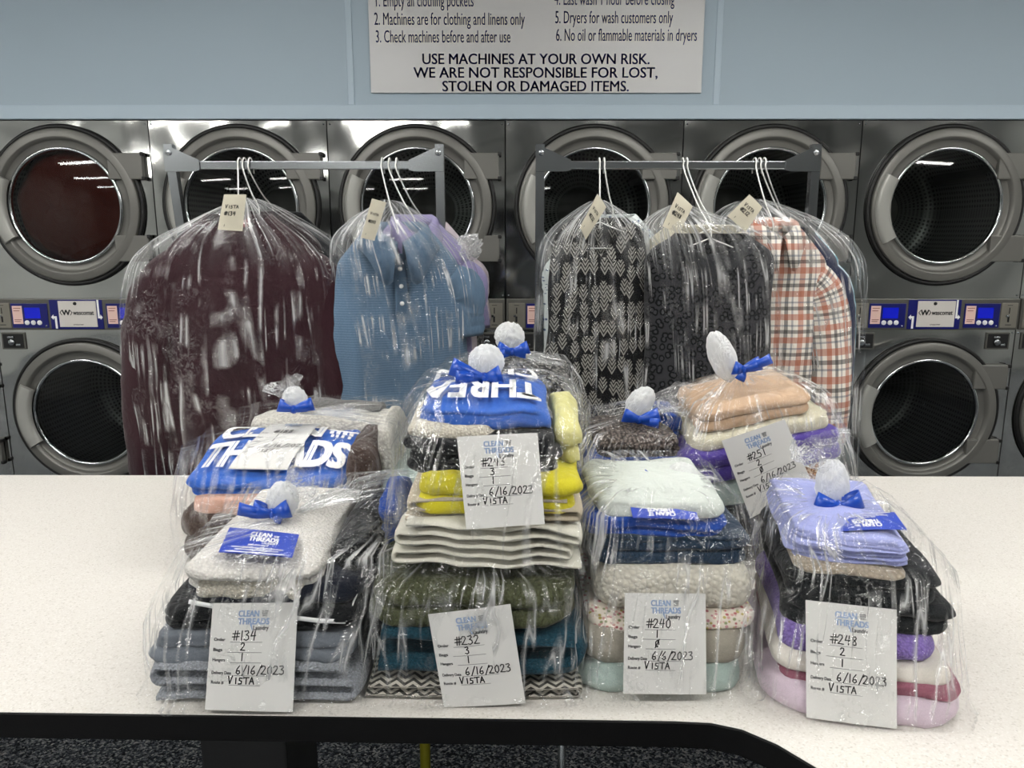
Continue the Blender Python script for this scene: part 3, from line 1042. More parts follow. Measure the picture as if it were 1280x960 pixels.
def garment(name, label, cat, P, yaw, mat, nw=0.075, sh=0.19, drop=0.10, chest=0.21, hem=0.22, L=0.74, dep=0.055, scoop=0.03, vee=0.0,
            sleeve=None, sides=(-1, 1), fold=0.014, seed=0, group=None, yoke=None, collar=None, placket=None, cw=1.0, cl=1.0, tilt=0.0, label_patch=None):
    a = math.radians(yaw)

    def W(x, y, z):
        x, z = x * math.cos(tilt) + z * math.sin(tilt), -x * math.sin(tilt) + z * math.cos(tilt)
        X, Y = rot2(x, y, a)
        return P + Vector((X, Y, z))
    keys = [(0.0, nw, 0.030), (0.012, nw + 0.012, 0.033), (drop * 0.5, lerp(nw, sh, 0.55), 0.036), (drop * 0.88, sh * 0.96, 0.040), (drop + 0.02, sh, 0.044),
            (drop + 0.10, lerp(sh, chest, 0.6), dep), (0.30, chest, dep + 0.01), (0.5, lerp(chest, hem, 0.55), dep + 0.008), (L, hem, dep)]
    m, n = 54, 88
    b = MB()
    rings, uv = [], []
    for i in range(m):
        t = i / (m - 1)
        s = L * (t ** 1.35)
        hw, hd = interp(keys, s)
        r, u_ = [], []
        for j in range(n + 0):
            th = 2 * PI * j / n
            c, sn = math.cos(th), math.sin(th)
            ex = 2 / 2.5
            x = hw * math.copysign(abs(c) ** ex, c)
            y = hd * math.copysign(abs(sn) ** ex, sn)
            z = -s
            grow = sstep(0.06, 0.35, s)
            edge = abs(x) / hw
            y += fold * grow * (N3(x * 13 + seed * 7, s * 1.6, seed) + 0.5 * N3(x * 29, s * 3.1 + y * 5, seed + 4)) * (1 if y < 0 else 0.7)
            x += 0.012 * grow * N3(s * 5, seed, y * 6) * edge
            z += 0.012 * sstep(L - 0.1, L, s) * N3(x * 8, seed + 2.0, y * 5)
            if y < 0.01:
                q = max(0.0, 1 - (x / (nw * 1.05)) ** 2)
                if vee:
                    q = max(0.0, 1 - abs(x) / (nw * 1.02)) * (vee / max(scoop, 1e-3))
                fall = max(0.0, 1 - s / (max(scoop, vee) * 2.2 + 1e-3))
                z -= scoop * q * fall * sstep(0.012, -0.02, y)
            r.append(W(x, y, z))
            u_.append((x + (0.5 if sn > 0 else 0), z))
        rings.append(r)
        uv.append(u_)
    b.loft(rings, uv=uv)
    if sleeve:
        for sg_ in sides:
            pts, rad = sleeve(sg_, sh, drop)
            path = [Vector(p) for p in pts]
            K = 26
            rr, uu = [], []
            keyp = [(k / (len(path) - 1), p.x, p.y, p.z, q) for k, (p, q) in enumerate(zip(path, rad))]
            for k in range(K):
                tt = k / (K - 1)
                x, y, z, q = interp(keyp, tt)
                x2, y2, z2, _ = interp(keyp, min(1, tt + 0.02)); x1, y1, z1, _ = interp(keyp, max(0, tt - 0.02))
                T = Vector((x2 - x1, y2 - y1, z2 - z1)).normalized()
                Bn = Vector((0, 1, 0))
                A = T.cross(Bn).normalized()
                ring, ruv = [], []
                for j in range(28):
                    th = 2 * PI * j / 28
                    w = q * (1 + 0.10 * N3(math.cos(th) * 1.6 + seed, math.sin(th) * 1.6 + sg_, tt * 7) + 0.07 * N3(seed, th * 0 + tt * 16, math.cos(th)))
                    p = Vector((x, y, z)) + A * w * math.cos(th) + Bn * w * 0.62 * math.sin(th)
                    ring.append(W(p.x, p.y, p.z))
                    ruv.append((q * math.cos(th) * 1.2 + 0.3, tt * 0.6))
                rr.append(ring); uu.append(ruv)
            # turn the sleeve end inward as a hem
            last = rr[-1]
            cc = sum(last, Vector()) / len(last)
            rr.append([cc + (p - cc) * 0.86 + Vector((0, 0, 0.012)) for p in last]); uu.append(uu[-1])
            b.loft(rr, uv=uu)
    g = obj(name, b, mat, label=label, cat=cat, group=group)
    sol = g.modifiers.new('thick', 'SOLIDIFY')
    sol.thickness = 0.003
    sol.offset = -1
    # back of the neckline, seen through the opening
    if yoke:
        b = MB()
        rr = []
        for k in range(7):
            t = k / 6
            rr.append([W(x, -0.047 - 0.010 * t, -0.006 - scoop * max(0, 1 - (x / (nw * 1.05)) ** 2) * 1.15 - 0.05 * t * (1.2 - (x / nw) ** 2)) for x in [lerp(-nw, nw, q / 24) for q in range(25)]])
        b.loft(rr, closed=False)
        o = obj('neck_yoke', b, yoke, g)
        o['label'] = 'plain charcoal band below the neckline'
    if collar:
        b = MB()
        A0 = -PI / 2 + 0.10
        rows = [[], [], [], []]
        K = 44
        for k in range(K):
            th = A0 + (2 * PI - 0.20) * k / (K - 1)
            fr = abs(math.sin((th + PI / 2) / 2))          # 0 at the front, 1 at the back
            front = max(0.0, 1 - fr * 1.25)
            c, s_ = math.cos(th), math.sin(th)
            zf = -0.075 * front ** 1.2
            ex, ey = nw * 0.80, 0.052
            rows[0].append(W(c * ex * 0.96, s_ * ey * 0.9 - 0.004, -0.012 + zf))
            rows[1].append(W(c * ex * 1.0, s_ * ey - 0.006 * front, 0.026 + zf * 0.8))
            rows[2].append(W(c * ex * 1.14, s_ * ey * 1.16 - 0.010 * front, 0.020 + zf * 0.85))
            point = 0.040 * math.exp(-((fr - 0.16) / 0.16) ** 2)
            rows[3].append(W(c * ex * (1 + 0.36 * cw) + math.copysign(0.01 * front * cw, c), s_ * ey * 1.4 - 0.020 * front, -0.022 * cl + zf - point * cl))
        b.loft(rows, closed=False, uv=[[((p - P).x, (p - P).z) for p in r] for r in rows])
        o = obj('collar', b, collar, g)
        s2 = o.modifiers.new('thick', 'SOLIDIFY'); s2.thickness = 0.003
    if placket:
        b = MB()
        rr = []
        for k in range(9):
            z = -0.085 - placket * k / 8
            rr.append([W(x, -dep - 0.012 + 0.028 * (1 - min(1, k / 4)) + 0.003 * (abs(x) > 0.014), z) for x in (-0.018, -0.014, 0.014, 0.018)])
        b.loft(rr, closed=False, smooth=False)
        pl = obj('placket', b, collar, g)
        for k in range(3):
            b = MB()
            c0 = W(0.0, -dep - 0.016 + 0.026 * (1 - min(1, k * 8 / 3 / 4)), -0.1 - placket * k / 3)
            b.tube([c0, c0 + Vector((0, -0.004, 0))], 0.006, 12)
            obj('button', b, M['white'], pl)
    if label_patch:
        b = MB()
        c0 = W(0, 0.012, -0.022)
        b.add([c0 + Vector((x, 0, z)) for x, z in ((-0.02, -0.012), (0.02, -0.012), (0.02, 0.01), (-0.02, 0.01))], [(0, 1, 2, 3)], smooth=False)
        o = obj('size_label', b, label_patch, g)
    return g


def hanger(P, yaw, bx, sh, drop, label, wide=0.92, seed=0):
    """White wire hanger: hook over the bar, two shoulder arms and a bottom wire."""
    a = math.radians(yaw)

    def W(x, z):
        X, Y = rot2(x, 0, a)
        return P + Vector((X, Y, z))
    hz = BARZ + 0.0125
    Bp = Vector((bx, RY, hz))
    n0 = W(0, 0.0)
    pts = [n0 + Vector((0, 0, -0.03)), n0 + Vector((0, 0, 0.012)), lerp(n0, Bp + Vector((0, -0.020, -0.03)), 0.4), lerp(n0, Bp + Vector((0, -0.020, -0.03)), 0.75), Bp + Vector((0, -0.0195, -0.022)), Bp + Vector((0, -0.0175, -0.004)), Bp + Vector((0, -0.010, 0.0055)), Bp + Vector((0, 0, 0.008)),
           Bp + Vector((0, 0.011, 0.0055)), Bp + Vector((0, 0.0185, -0.004)), Bp + Vector((0.001, 0.0215, -0.018)), Bp + Vector((0.002, 0.022, -0.034))]
    b = MB()
    keyp = [(k, *p) for k, p in enumerate(pts)]
    b.tube([Vector(interp(keyp, k / 4)) for k in range((len(pts) - 1) * 4 + 1)], 0.0022, 8)
    h = obj('wire_hanger', b, M['white_metal'], label=label, cat='hanger', group='white wire hangers on the racks')
    b = MB()
    e = sh * wide
    b.tube([W(0, -0.012), W(e * 0.5, -drop * 0.55), W(e * 0.95, -drop), W(e, -drop - 0.008), W(e * 0.95, -drop - 0.014), W(0, -drop - 0.014), W(-e * 0.95, -drop - 0.014), W(-e, -drop - 0.008), W(-e * 0.95, -drop), W(-e * 0.5, -drop * 0.55), W(0, -0.012)], 0.0018, 6)
    obj('shoulder_wire', b, M['white_metal'], h)


def sl_long(out_=0.12, down=0.52, r0=0.085, r1=0.045, fwd=0.0):
    oo = out_

    def f(sg_, sh, drop):
        out_ = (oo[0] if sg_ < 0 else oo[1]) if isinstance(oo, tuple) else oo
        return [(sg_ * (sh - 0.075), 0.0, -drop * 0.72 - 0.05), (sg_ * (sh - 0.01), -0.005, -drop - 0.075), (sg_ * (sh + out_ * 0.5), -0.01 - fwd * .4, -drop - 0.20), (sg_ * (sh + out_ * 0.85), -0.015 - fwd * .8, -drop - 0.38), (sg_ * (sh + out_), -0.01 - fwd, -drop - down)], [r0 * 0.62, r0 * 0.92, r0, (r0 + r1) / 2, r1]
    return f


def sl_short(out_=0.06, down=0.2, r0=0.08, r1=0.07):
    oo = out_

    def f(sg_, sh, drop):
        out_ = (oo[0] if sg_ < 0 else oo[1]) if isinstance(oo, tuple) else oo
        return [(sg_ * (sh - 0.035), 0.0, -drop - 0.04), (sg_ * (sh + min(0.01, out_)), 0, -drop - 0.08), (sg_ * (sh + out_ * .6), 0, -drop - 0.14), (sg_ * (sh + out_), 0, -drop - down)], [r0 * 0.8, r0, r0 * .95, r1]
    return f


HS = []     # hangers to make: (P, yaw, bar x, sh, drop, label)


def bx(px):
    return at(px, 205, RY).x


P = at(298, 268, 2.19)
garment('maroon_sweater', 'dark maroon long sleeved knit sweater at the front of the left rack', 'sweater', P, 0, F['maroon'], nw=0.09, sh=0.215, drop=0.115, chest=0.245, hem=0.27, L=0.78, dep=0.065, scoop=0.045, sleeve=sl_long((0.075, 0.085), 0.66, 0.085, 0.06, 0.02), seed=1, fold=0.02, label_patch=plain('red_size_label', '8c2b33', 0.7))
HS.append((P, 0, bx(300), 0.215, 0.115, 'first white wire hanger from the left on the left rack'))
for k, (dx, dy, dz, mt, nm, lb, hx) in enumerate(((0.022, 0.11, 0.012, 'plum', 'plum_sweater', 'dark plum sweater hanging directly behind the maroon one', 306), (0.036, 0.20, 0.012, 'charcoal', 'charcoal_sweater', 'charcoal sweater rearmost in the maroon cluster on the left rack', 313))):
    Q = P + Vector((dx, dy, dz))
    garment(nm, lb, 'sweater', Q, 4, F[mt], nw=0.08, sh=0.175, drop=0.105, chest=0.17, hem=0.18, L=0.74, dep=0.032, scoop=0.03, sleeve=sl_long(-0.02, 0.54, 0.05, 0.045), seed=2 + k)
    HS.append((Q, 4, bx(hx), 0.17, 0.105, ('second', 'third')[k] + ' white wire hanger from the left on the left rack'))

P = at(497, 290, 2.19)
garment('blue_polo_shirt', 'light blue striped polo shirt beside the maroon sweater on the left rack', 'polo shirt', P, 14, F['polo'], nw=0.092, sh=0.170, drop=0.095, cw=1.5, cl=1.35, chest=0.190, hem=0.20, L=0.80, dep=0.055, scoop=0.06, sleeve=sl_short((-0.075, 0.012), 0.2, 0.066, 0.062), seed=5, collar=F['polo_plain'], placket=0.14, fold=0.018)
HS.append((P, 14, bx(478), 0.165, 0.085, 'white wire hanger of the blue polo on the left rack'))
for dx, dy, dz, mt, nm, lb, ct, hx, s_ in ((0.040, 0.062, 0.022, 'lavender', 'lavender_shirt', 'lavender shirt peeking out right behind the blue polo', 'shirt', 487, 0.15), (0.05, 0.165, 0.03, 'pinkwhite', 'pale_pink_shirt', 'pale pinkish white shirt behind the lavender one on the left rack', 'shirt', 496, 0.14)):
    Q = P + Vector((dx, dy, dz))
    garment(nm, lb, ct, Q, 16, F[mt], nw=0.07, sh=s_, drop=0.085, chest=0.16, hem=0.17, L=0.76, dep=0.026, scoop=0.03, sleeve=sl_short((-0.03, 0.02), 0.22, 0.05, 0.048), seed=8, collar=F[mt] if mt == 'lavender' else None)
    HS.append((Q, 16, bx(hx), 0.135, 0.085, ('white wire hanger of the lavender shirt' if mt == 'lavender' else 'rightmost white wire hanger') + ' on the left rack'))
Q = at(556, 312, 2.42)
garment('black_flecked_blouse', 'black flecked blouse half hidden right of the blue polo', 'blouse', Q, 20, F['dash'], nw=0.05, sh=0.10, drop=0.06, chest=0.12, hem=0.13, L=0.62, dep=0.04, scoop=0.02, seed=11)

P = at(750, 272, 2.19)
garment('pinecone_print_top', 'black and grey pinecone print sleeveless top on the right rack', 'sleeveless top', P, 0, F['cone'], nw=0.072, sh=0.125, drop=0.045, chest=0.145, hem=0.165, L=0.76, dep=0.05, scoop=0.10, seed=14, fold=0.014)
HS.append((P, 0, bx(749), 0.14, 0.07, 'leftmost white wire hanger on the right rack, holding the pinecone print top'))
Q = at(766, 268, 2.31)
garment('pale_floral_blouse', 'pale blue white speckled blouse behind the pinecone print top', 'blouse', Q, 4, F['speck'], nw=0.065, sh=0.15, drop=0.10, chest=0.145, hem=0.135, L=0.70, dep=0.04, scoop=0.02, seed=16, sleeve=sl_short(0.005, 0.34, 0.05, 0.045))
HS.append((Q, 4, bx(755), 0.145, 0.10, 'white wire hanger of the pale speckled blouse on the right rack'))

P = at(888, 292, 2.135)
garment('leopard_knit_top', 'charcoal leopard print knit top in the middle of the right rack', 'knit top', P, -2, F['leopard'], nw=0.095, sh=0.172, drop=0.06, chest=0.170, hem=0.175, L=0.76, dep=0.055, scoop=0.055, seed=20, yoke=F['sheer'], fold=0.008)
HS.append((P, -2, bx(853), 0.16, 0.075, 'white wire hanger of the leopard top on the right rack'))
Q = at(888, 281, 2.255)
garment('ivory_blouse', 'ivory blouse whose neckline shows above the leopard top', 'blouse', Q, -2, F['ivory'], nw=0.12, sh=0.185, drop=0.06, chest=0.16, hem=0.16, L=0.68, dep=0.034, scoop=0.035, seed=22)
HS.append((Q, -2, bx(858), 0.16, 0.075, 'white wire hanger of the ivory blouse on the right rack'))

P = at(966, 284, 2.235)
garment('plaid_shirt', 'orange, black and white plaid long sleeved shirt on the right rack', 'shirt', P, 7, F['plaid'], nw=0.075, sh=0.165, drop=0.105, chest=0.17, hem=0.175, L=0.78, dep=0.04, scoop=0.05, seed=25, collar=F['plaid'], sleeve=sl_long((-0.06, 0.03), 0.52, 0.066, 0.05, 0.03), fold=0.018)
HS.append((P, 7, bx(943), 0.18, 0.105, 'white wire hanger of the plaid shirt on the right rack'))
for dx, dy, dz, mt, nm, lb, hx, s_ in ((0.085, 0.135, 0.0, 'navy', 'navy_shirt', 'navy shirt showing right behind the plaid shirt', 949, 0.19), (0.115, 0.20, 0.0, 'tealstripe', 'teal_striped_shirt', 'pale teal striped shirt rearmost behind the plaid shirt', 955, 0.19)):
    Q = P + Vector((dx, dy, dz))
    garment(nm, lb, 'shirt', Q, 8, F[mt], nw=0.07, sh=s_ - 0.02, drop=0.105, chest=0.18, hem=0.18, L=0.78, dep=0.034, scoop=0.03, sleeve=sl_long((-0.06, 0.02), 0.54, 0.06, 0.05), seed=28)
    HS.append((Q, 8, bx(hx), 0.18, 0.105, ('white wire hanger of the navy shirt' if mt == 'navy' else 'rightmost white wire hanger') + ' on the right rack'))
for h in HS:
    hanger(*h)

# ------------------------------------------------------------------ clear garment covers
PL_COVER = plastic('garment_cover_film', crinkle=0.5, milk=0.002, streak=(26.0, 0.8), crease_glint=0.5, refl=0.012, neck=(0.26, 0.02, 0.5))
PL_GATHER = plastic('gathered_cover_film', crinkle=2.0, milk=0.18, streak=(20.0, 6.0), crease_glint=0.7, refl=0.1)


def cover(label, specs, yf, yb, seed, gather=None):
    keys = []
    for py, l, r, f, k in [(s + (0, 0))[:5] for s in specs]:
        ym = lerp(yf, yb, 0.3)
        pl_, pr_ = at(l, py, ym), at(r, py, ym)
        keys.append((-pl_.z, (pl_.x + pr_.x) / 2, (pr_.x - pl_.x) / 2, yf + f, yb + k))
    z0, z1 = keys[0][0], keys[-1][0]
    m, n = 110, 150
    rings = []
    for i in range(m):
        z = lerp(z0, z1, (i / (m - 1)) ** 1.15)
        cx, hw, f, k = interp(keys, z)
        t = (z - z0) / (z1 - z0)
        cy, hd = (f + k) / 2, (k - f) / 2
        ring = []
        for j in range(n):
            th = 2 * PI * j / n
            c, s = math.cos(th), math.sin(th)
            x = hw * math.copysign(abs(c) ** 0.72, c)
            y = hd * math.copysign(abs(s) ** 0.72, s)
            rad = 1 - abs(N3(c * 5 + seed, s * 5, t * 2.2)) * 2
            rad2 = 1 - abs(N3(c * 11 + seed, s * 11 + t * 4, t * 5)) * 2
            d = (0.006 * rad + 0.004 * rad2) * min(1, 0.3 + t * 4)
            L = math.hypot(x, y) + 1e-6
            ring.append(Vector((cx + x + d * x / L, cy + y + d * y / L, -z + 0.004 * N3(c * 3, s * 3, seed) * min(1, t * 5))))
        rings.append(ring)
    b = MB()
    b.loft(rings)
    o = obj('garment_cover', b, PL_COVER, label=label, cat='plastic cover', group='clear plastic garment covers')
    return o


cover('clear plastic cover over the maroon sweater', [(247, 298, 310, .12, -.12), (258, 274, 336, .07, -.08), (275, 240, 366, .02, -.03), (298, 194, 402), (325, 164, 427), (360, 152, 436), (410, 148, 440), (480, 152, 444), (590, 168, 450), (650, 172, 452)], 2.075, 2.46, 3)
cv = cover('clear plastic cover over the blue polo shirt', [(250, 474, 492, .10, -.08), (258, 462, 506, .07, -.05), (275, 436, 534, .02, -.02), (300, 414, 568), (340, 414, 592), (420, 428, 600), (520, 438, 600), (650, 442, 598)], 2.075, 2.50, 7)
cover('clear plastic cover over the pinecone print top', [(250, 742, 758, .10, -.08), (258, 728, 772, .06, -.04), (280, 698, 802), (305, 680, 824), (350, 674, 832), (440, 670, 832), (540, 668, 830), (650, 666, 830)], 2.085, 2.42, 12)
cover('clear plastic cover over the leopard top', [(255, 846, 866, .10, -.08), (263, 830, 884, .06, -.04), (280, 808, 930), (300, 806, 962), (350, 814, 974), (450, 816, 978), (540, 816, 980), (650, 816, 982)], 2.055, 2.33, 17)
cover('clear plastic cover over the plaid shirt', [(249, 938, 958, .10, -.08), (256, 922, 980, .06, -.04), (275, 900, 1024), (300, 898, 1064), (335, 925, 1080), (420, 955, 1078), (540, 972, 1070), (650, 978, 1064)], 2.20, 2.58, 23)


def blob(center, r, axis, seed, amp=0.35, stretch=(1, 1, 1), N_=44, tail=None):
    """Crumpled bunch of film, a closed ball drawn out along its axis."""
    ax = Vector(axis).normalized()
    sd = ax.cross(Vector((0, 1, 0.13))).normalized()
    fw = sd.cross(ax)
    b = MB()
    rings = []
    m = 30
    for i in range(m):
        ph = PI * (0.02 + 0.96 * i / (m - 1))
        ring = []
        for j in range(N_):
            th = 2 * PI * j / N_
            d = Vector((math.sin(ph) * math.cos(th), math.sin(ph) * math.sin(th), -math.cos(ph)))
            q = 1 + amp * ((1 - abs(N3(d.x * 2.6 + seed, d.y * 2.6, d.z * 1.5)) * 2.4) * 0.45 + 0.3 * N3(d.x * 7 + seed, d.y * 7, d.z * 5) + 0.22 * (1 - abs(N3(d.x * 12, d.y * 12 + seed, d.z * 3)) * 2))
            p = d * q
            ring.append(center + (sd * p.x * stretch[0] + fw * p.y * stretch[1] + ax * p.z * stretch[2]) * r)
        rings.append(ring)
    b.loft(rings, cap0=True, cap1=True)
    return b


o = obj('gathered_corner', blob(at(574, 318, 2.30), 0.045, (0.5, 0, 0.4), 4, 0.5, (0.8, 0.8, 1.4)), PL_GATHER, cv)

# ------------------------------------------------------------------ paper tags on the hanging clothes
PAPER_TAG = plain('cream_card', 'd9d3bf', 0.8, grain=0.15, gscale=300)


def quad_surface(c4, bulge=0.0):
    tl, tr, bl, br = c4
    nr = (tr - tl).cross(bl - tl).normalized()
    if nr.dot(Vector((0, 0, CAM_H)) - (tl + br) / 2) < 0:      # printed side faces the room
        nr = -nr

    def S(u, v, e=0.0):
        top, bot = lerp(tl, tr, u), lerp(bl, br, u)
        return lerp(bot, top, v) + nr * (bulge * math.sin(PI * u) * (0.4 + 0.6 * math.sin(PI * v)) + e)
    return S


def sheet(b, S, nu=10, nv=10, mat=0, thick=0.0006):
    for e, rev in ((0.0, False), (-thick, True)):
        rows = [[S(i / nu, j / nv, e) for i in range(nu + 1)] for j in range(nv + 1)]
        b.loft(rows, closed=False, mat=mat)


for c4, txt, lb in ((((280, 243), (308, 243), (272, 287), (303, 289)), ('VISTA', '#134'), 'cream paper tag above the maroon sweater'),
                    (((465, 248), (483, 253), (451, 297), (468, 301)), ('VISTA', '#243'), 'cream paper tag hanging above the blue polo'),
                    (((747, 242), (758, 259), (725, 284), (732, 300)), ('VISTA', '#232'), 'cream paper tag above the pinecone print top'),
                    (((847, 240), (866, 258), (828, 283), (849, 292)), ('VISTA', '#248'), 'cream paper tag above the leopard top'),
                    (((937, 243), (953, 259), (909, 270), (932, 290)), ('VISTA', '#212'), 'cream paper tag above the plaid shirt')):
    cs = [at(px, py, 2.055 + 0.02 * (k % 2)) for k, (px, py) in enumerate(c4)]
    S = quad_surface(cs, 0.004)
    b = MB()
    sheet(b, S)
    asp = (cs[2] - cs[0]).length / (cs[1] - cs[0]).length
    tg = obj('paper_tag', b, PAPER_TAG, label=lb, cat='paper tag', group='cream paper tags on the hangers')
    b = MB()
    S1 = lambda u, v, S=S, asp=asp: S(u, v / asp, 0.0012)
    put_hand(b, txt[0], S1, 0.15, asp * 0.62, 0.17, wd=0.03)
    put_hand(b, txt[1], S1, 0.15, asp * 0.42, 0.18, wd=0.035)
    put_hand(b, '1', S1, 0.2, asp * 0.1, 0.1, wd=0.02)
    obj('handwriting', b, M['ink'], tg)

# ------------------------------------------------------------------ folded laundry
def rrect(w, d, rc, n=88):
    """Rounded rectangle sampled evenly: (x, y, nx, ny)."""
    rc = min(rc, w / 2 - 1e-4, d / 2 - 1e-4)
    sw, sd, arc = w - 2 * rc, d - 2 * rc, PI * rc / 2
    tot = 2 * (sw + sd) + 4 * arc
    out_ = []
    for i in range(n):
        s = tot * i / n
        for k in range(4):
            ln = (sd, sw, sd, sw)[k]
            a = k * PI / 2
            base = ((w / 2, 0), (0, d / 2), (-w / 2, 0), (0, -d / 2))[k]
            tdir = ((0, 1), (-1, 0), (0, -1), (1, 0))[k]
            if s <= ln:
                q = s - ln / 2
                out_.append((base[0] + tdir[0] * q, base[1] + tdir[1] * q, math.cos(a), math.sin(a)))
                break
            s -= ln
            if s <= arc:
                b_ = a + s / rc
                cx = (w / 2 - rc) * (1 if k in (0, 3) else -1)
                cy = (d / 2 - rc) * (1 if k in (0, 1) else -1)
                out_.append((cx + rc * math.cos(b_), cy + rc * math.sin(b_), math.cos(b_), math.sin(b_)))
                break
            s -= arc
        else:
            out_.append((w / 2, -sd / 2, 1, 0))
    return out_


class Pile:
    """A stack in its own frame: front face leaning back, turned and tilted as a whole."""

    def __init__(self, y0, lean, zb, slope=0.0, xc=0.0, roll=0.0):
        self.y0, self.lean, self.zb, self.slope, self.xc, self.roll = y0, lean, zb, slope, xc, math.radians(roll)
        self.items = []

    def P(self, px, py, off=0.0):
        z = self.zb + 0.1
        x = 0
        for _ in range(30):
            p = at(px, py, self.y0 + self.lean * (z - self.zb) + self.slope * (x - self.xc) + off)
            z, x = p.z, p.x
        return p

    def tr(self, p):
        if not self.roll:
            return p
        dx, dz = p.x - self.xc, p.z - self.zb
        c, s = math.cos(self.roll), math.sin(self.roll)
        return Vector((self.xc + dx * c - dz * s, p.y, self.zb + dx * s + dz * c))

    def place(self, l, r, pt, pb, depth, dy):
        pm = (pt + pb) / 2
        a, b_ = self.P(l, pm), self.P(r, pm)
        z1, z0 = self.P((l + r) / 2, pt).z, self.P((l + r) / 2, pb).z
        w = math.hypot(b_.x - a.x, b_.y - a.y)
        yaw = math.atan(self.slope)
        fr = (a + b_) / 2
        dirv = Vector((-math.sin(yaw), math.cos(yaw), 0))
        c = fr + dirv * (depth / 2 + dy)
        return c.x, c.y, max(z0, self.zb), max(z1, self.zb + 0.01), w, yaw

    def note(self, cx, cy, z0, z1, w, d, yaw):
        self.items.append((cx, cy, z0, z1, w, d, yaw))

    def fold(self, name, label, cat, l, r, pt, pb, depth, mat, n=2, gd=0.007, rc=0.03, seed=0, amp=0.009, wav=0.010, dy=0.0, droop=0.006, pitch=0.0, jit=0.006, dome=0.006, dz=0.0, box=None):
        cx, cy, z0, z1, w, yaw = box if box else self.place(l, r, pt, pb, depth, dy)
        z0 += dz; z1 += dz
        h = z1 - z0
        self.note(cx, cy, z0, z1 + pitch * depth * 0.9, w, depth, yaw)
        rnd = random.Random(seed + 77)
        base = rrect(w, depth, rc)
        b = MB()
        rings, uv = [], []
        ca, sa = math.cos(yaw), math.sin(yaw)
        ts = [0.0, 0.06, 0.16, 0.32, 0.5, 0.68, 0.84, 0.94]
        lev = []
        for k in range(n):
            ox, oy, ex = rnd.uniform(-jit, jit), rnd.uniform(-jit, jit), rnd.uniform(-jit, jit)
            for t in ts:
                ins = gd * (1 - math.sqrt(max(0, 1 - (2 * t - 1) ** 2)))
                lev.append(((k + t) / n, ins + ex * 0.5, ox, oy, 1.0))
        lev.append((1.0, gd * 0.9, 0, 0, 1.0))
        for s_ in (0.93, 0.82, 0.66, 0.46, 0.24, 0.04):
            lev.append((1.0, gd, 0, 0, s_))
        for f, ins, ox, oy, s_ in lev:
            ring, ru = [], []
            for x, y, nx, ny in base:
                X, Y = (x - nx * ins) * s_ + ox, (y - ny * ins) * s_ + oy
                q = N3(X * 8 + seed * 3.1, Y * 8, f * n * 0.9 + seed)
                X += nx * amp * q * s_
                Y += ny * amp * q * s_
                # small vertical folds along the face
                Y += ny * (0.0026 * N3(X * 60 + seed, f * n * 2.2, 2.0) + 0.004 * N3(X * 24 + seed, f * n * 1.3, 6.0)) * (s_ > 0.99)
                Z = z0 + f * h + wav * N3(X * 7 + seed, Y * 5, seed * 1.7) * f
                Z += wav * 0.5 * N3(X * 19 + seed, Y * 13, 5.0) * f
                if s_ < 1:
                    Z += dome * (1 - s_ * s_) + 0.0035 * N3(X * 16, Y * 16 + seed, 9.0)
                e = max(abs(X) / (w / 2), abs(Y) / (depth / 2))
                Z -= droop * (min(1.15, e) ** 5)
                Z += pitch * (Y + depth / 2)
                xx, yy = X * ca - Y * sa, X * sa + Y * ca
                ring.append(self.tr(Vector((cx + xx, cy + yy, Z))))
                ru.append((X, Z - z0 + Y * 0.7))
            rings.append(ring); uv.append(ru)
        b.loft(rings, cap0=True, cap1=True, uv=uv)
        return obj(name, b, mat, label=label, cat=cat)

    def serp(self, name, label, cat, l, r, pt, pb, depth, mat, passes=3, fill=0.9, seed=0, wav=0.006, dy=0.0, jit=0.010, uvs=1.0, start=1, spiral=False):
        """Cloth folded over and over: one continuous ribbon seen from its edge."""
        cx, cy, z0, z1, w, yaw = self.place(l, r, pt, pb, depth, dy)
        h = z1 - z0
        self.note(cx, cy, z0, z1, w, depth, yaw)
        rnd = random.Random(seed + 5)
        t = h / passes
        th = t * fill
        path = []
        d = start
        if spiral:
            # rolled: outer loop around, then in
            rr_ = h / 2
            turns = passes / 2
            K = int(turns * 40)
            for k in range(K):
                a = -PI / 2 + 2 * PI * k / 40
                q = rr_ - t / 2 - t * k / 40 * 0.98
                q = max(q, 0.3 * t)
                ex = (w / 2 - rr_) * (1 - 0.25 * k / K)
                path.append((math.cos(a) * q + math.copysign(1, math.cos(a)) * ex * min(1, abs(math.cos(a)) * 3), rr_ + math.sin(a) * q))
        else:
            for k in range(passes):
                z = (k + 0.5) * t
                xe0 = w / 2 - t / 2 - (rnd.random() * jit if k else 0)
                if k == 0:
                    xs = [lerp(-d * xe0, d * xe0, i / 12) for i in range(13)]
                else:
                    xs = [lerp(-d * prev, d * xe0, i / 12) for i in range(13)]
                path += [(x, z) for x in xs]
                if k < passes - 1:
                    for i in range(1, 6):
                        a = -PI / 2 + PI * i / 6
                        path.append((d * (xe0 + math.cos(a) * t / 2), z + t / 2 + math.sin(a) * t / 2))
                prev = xe0
                d = -d
        b = MB()
        rings, uv = [], []
        ca, sa = math.cos(yaw), math.sin(yaw)
        nst = 15
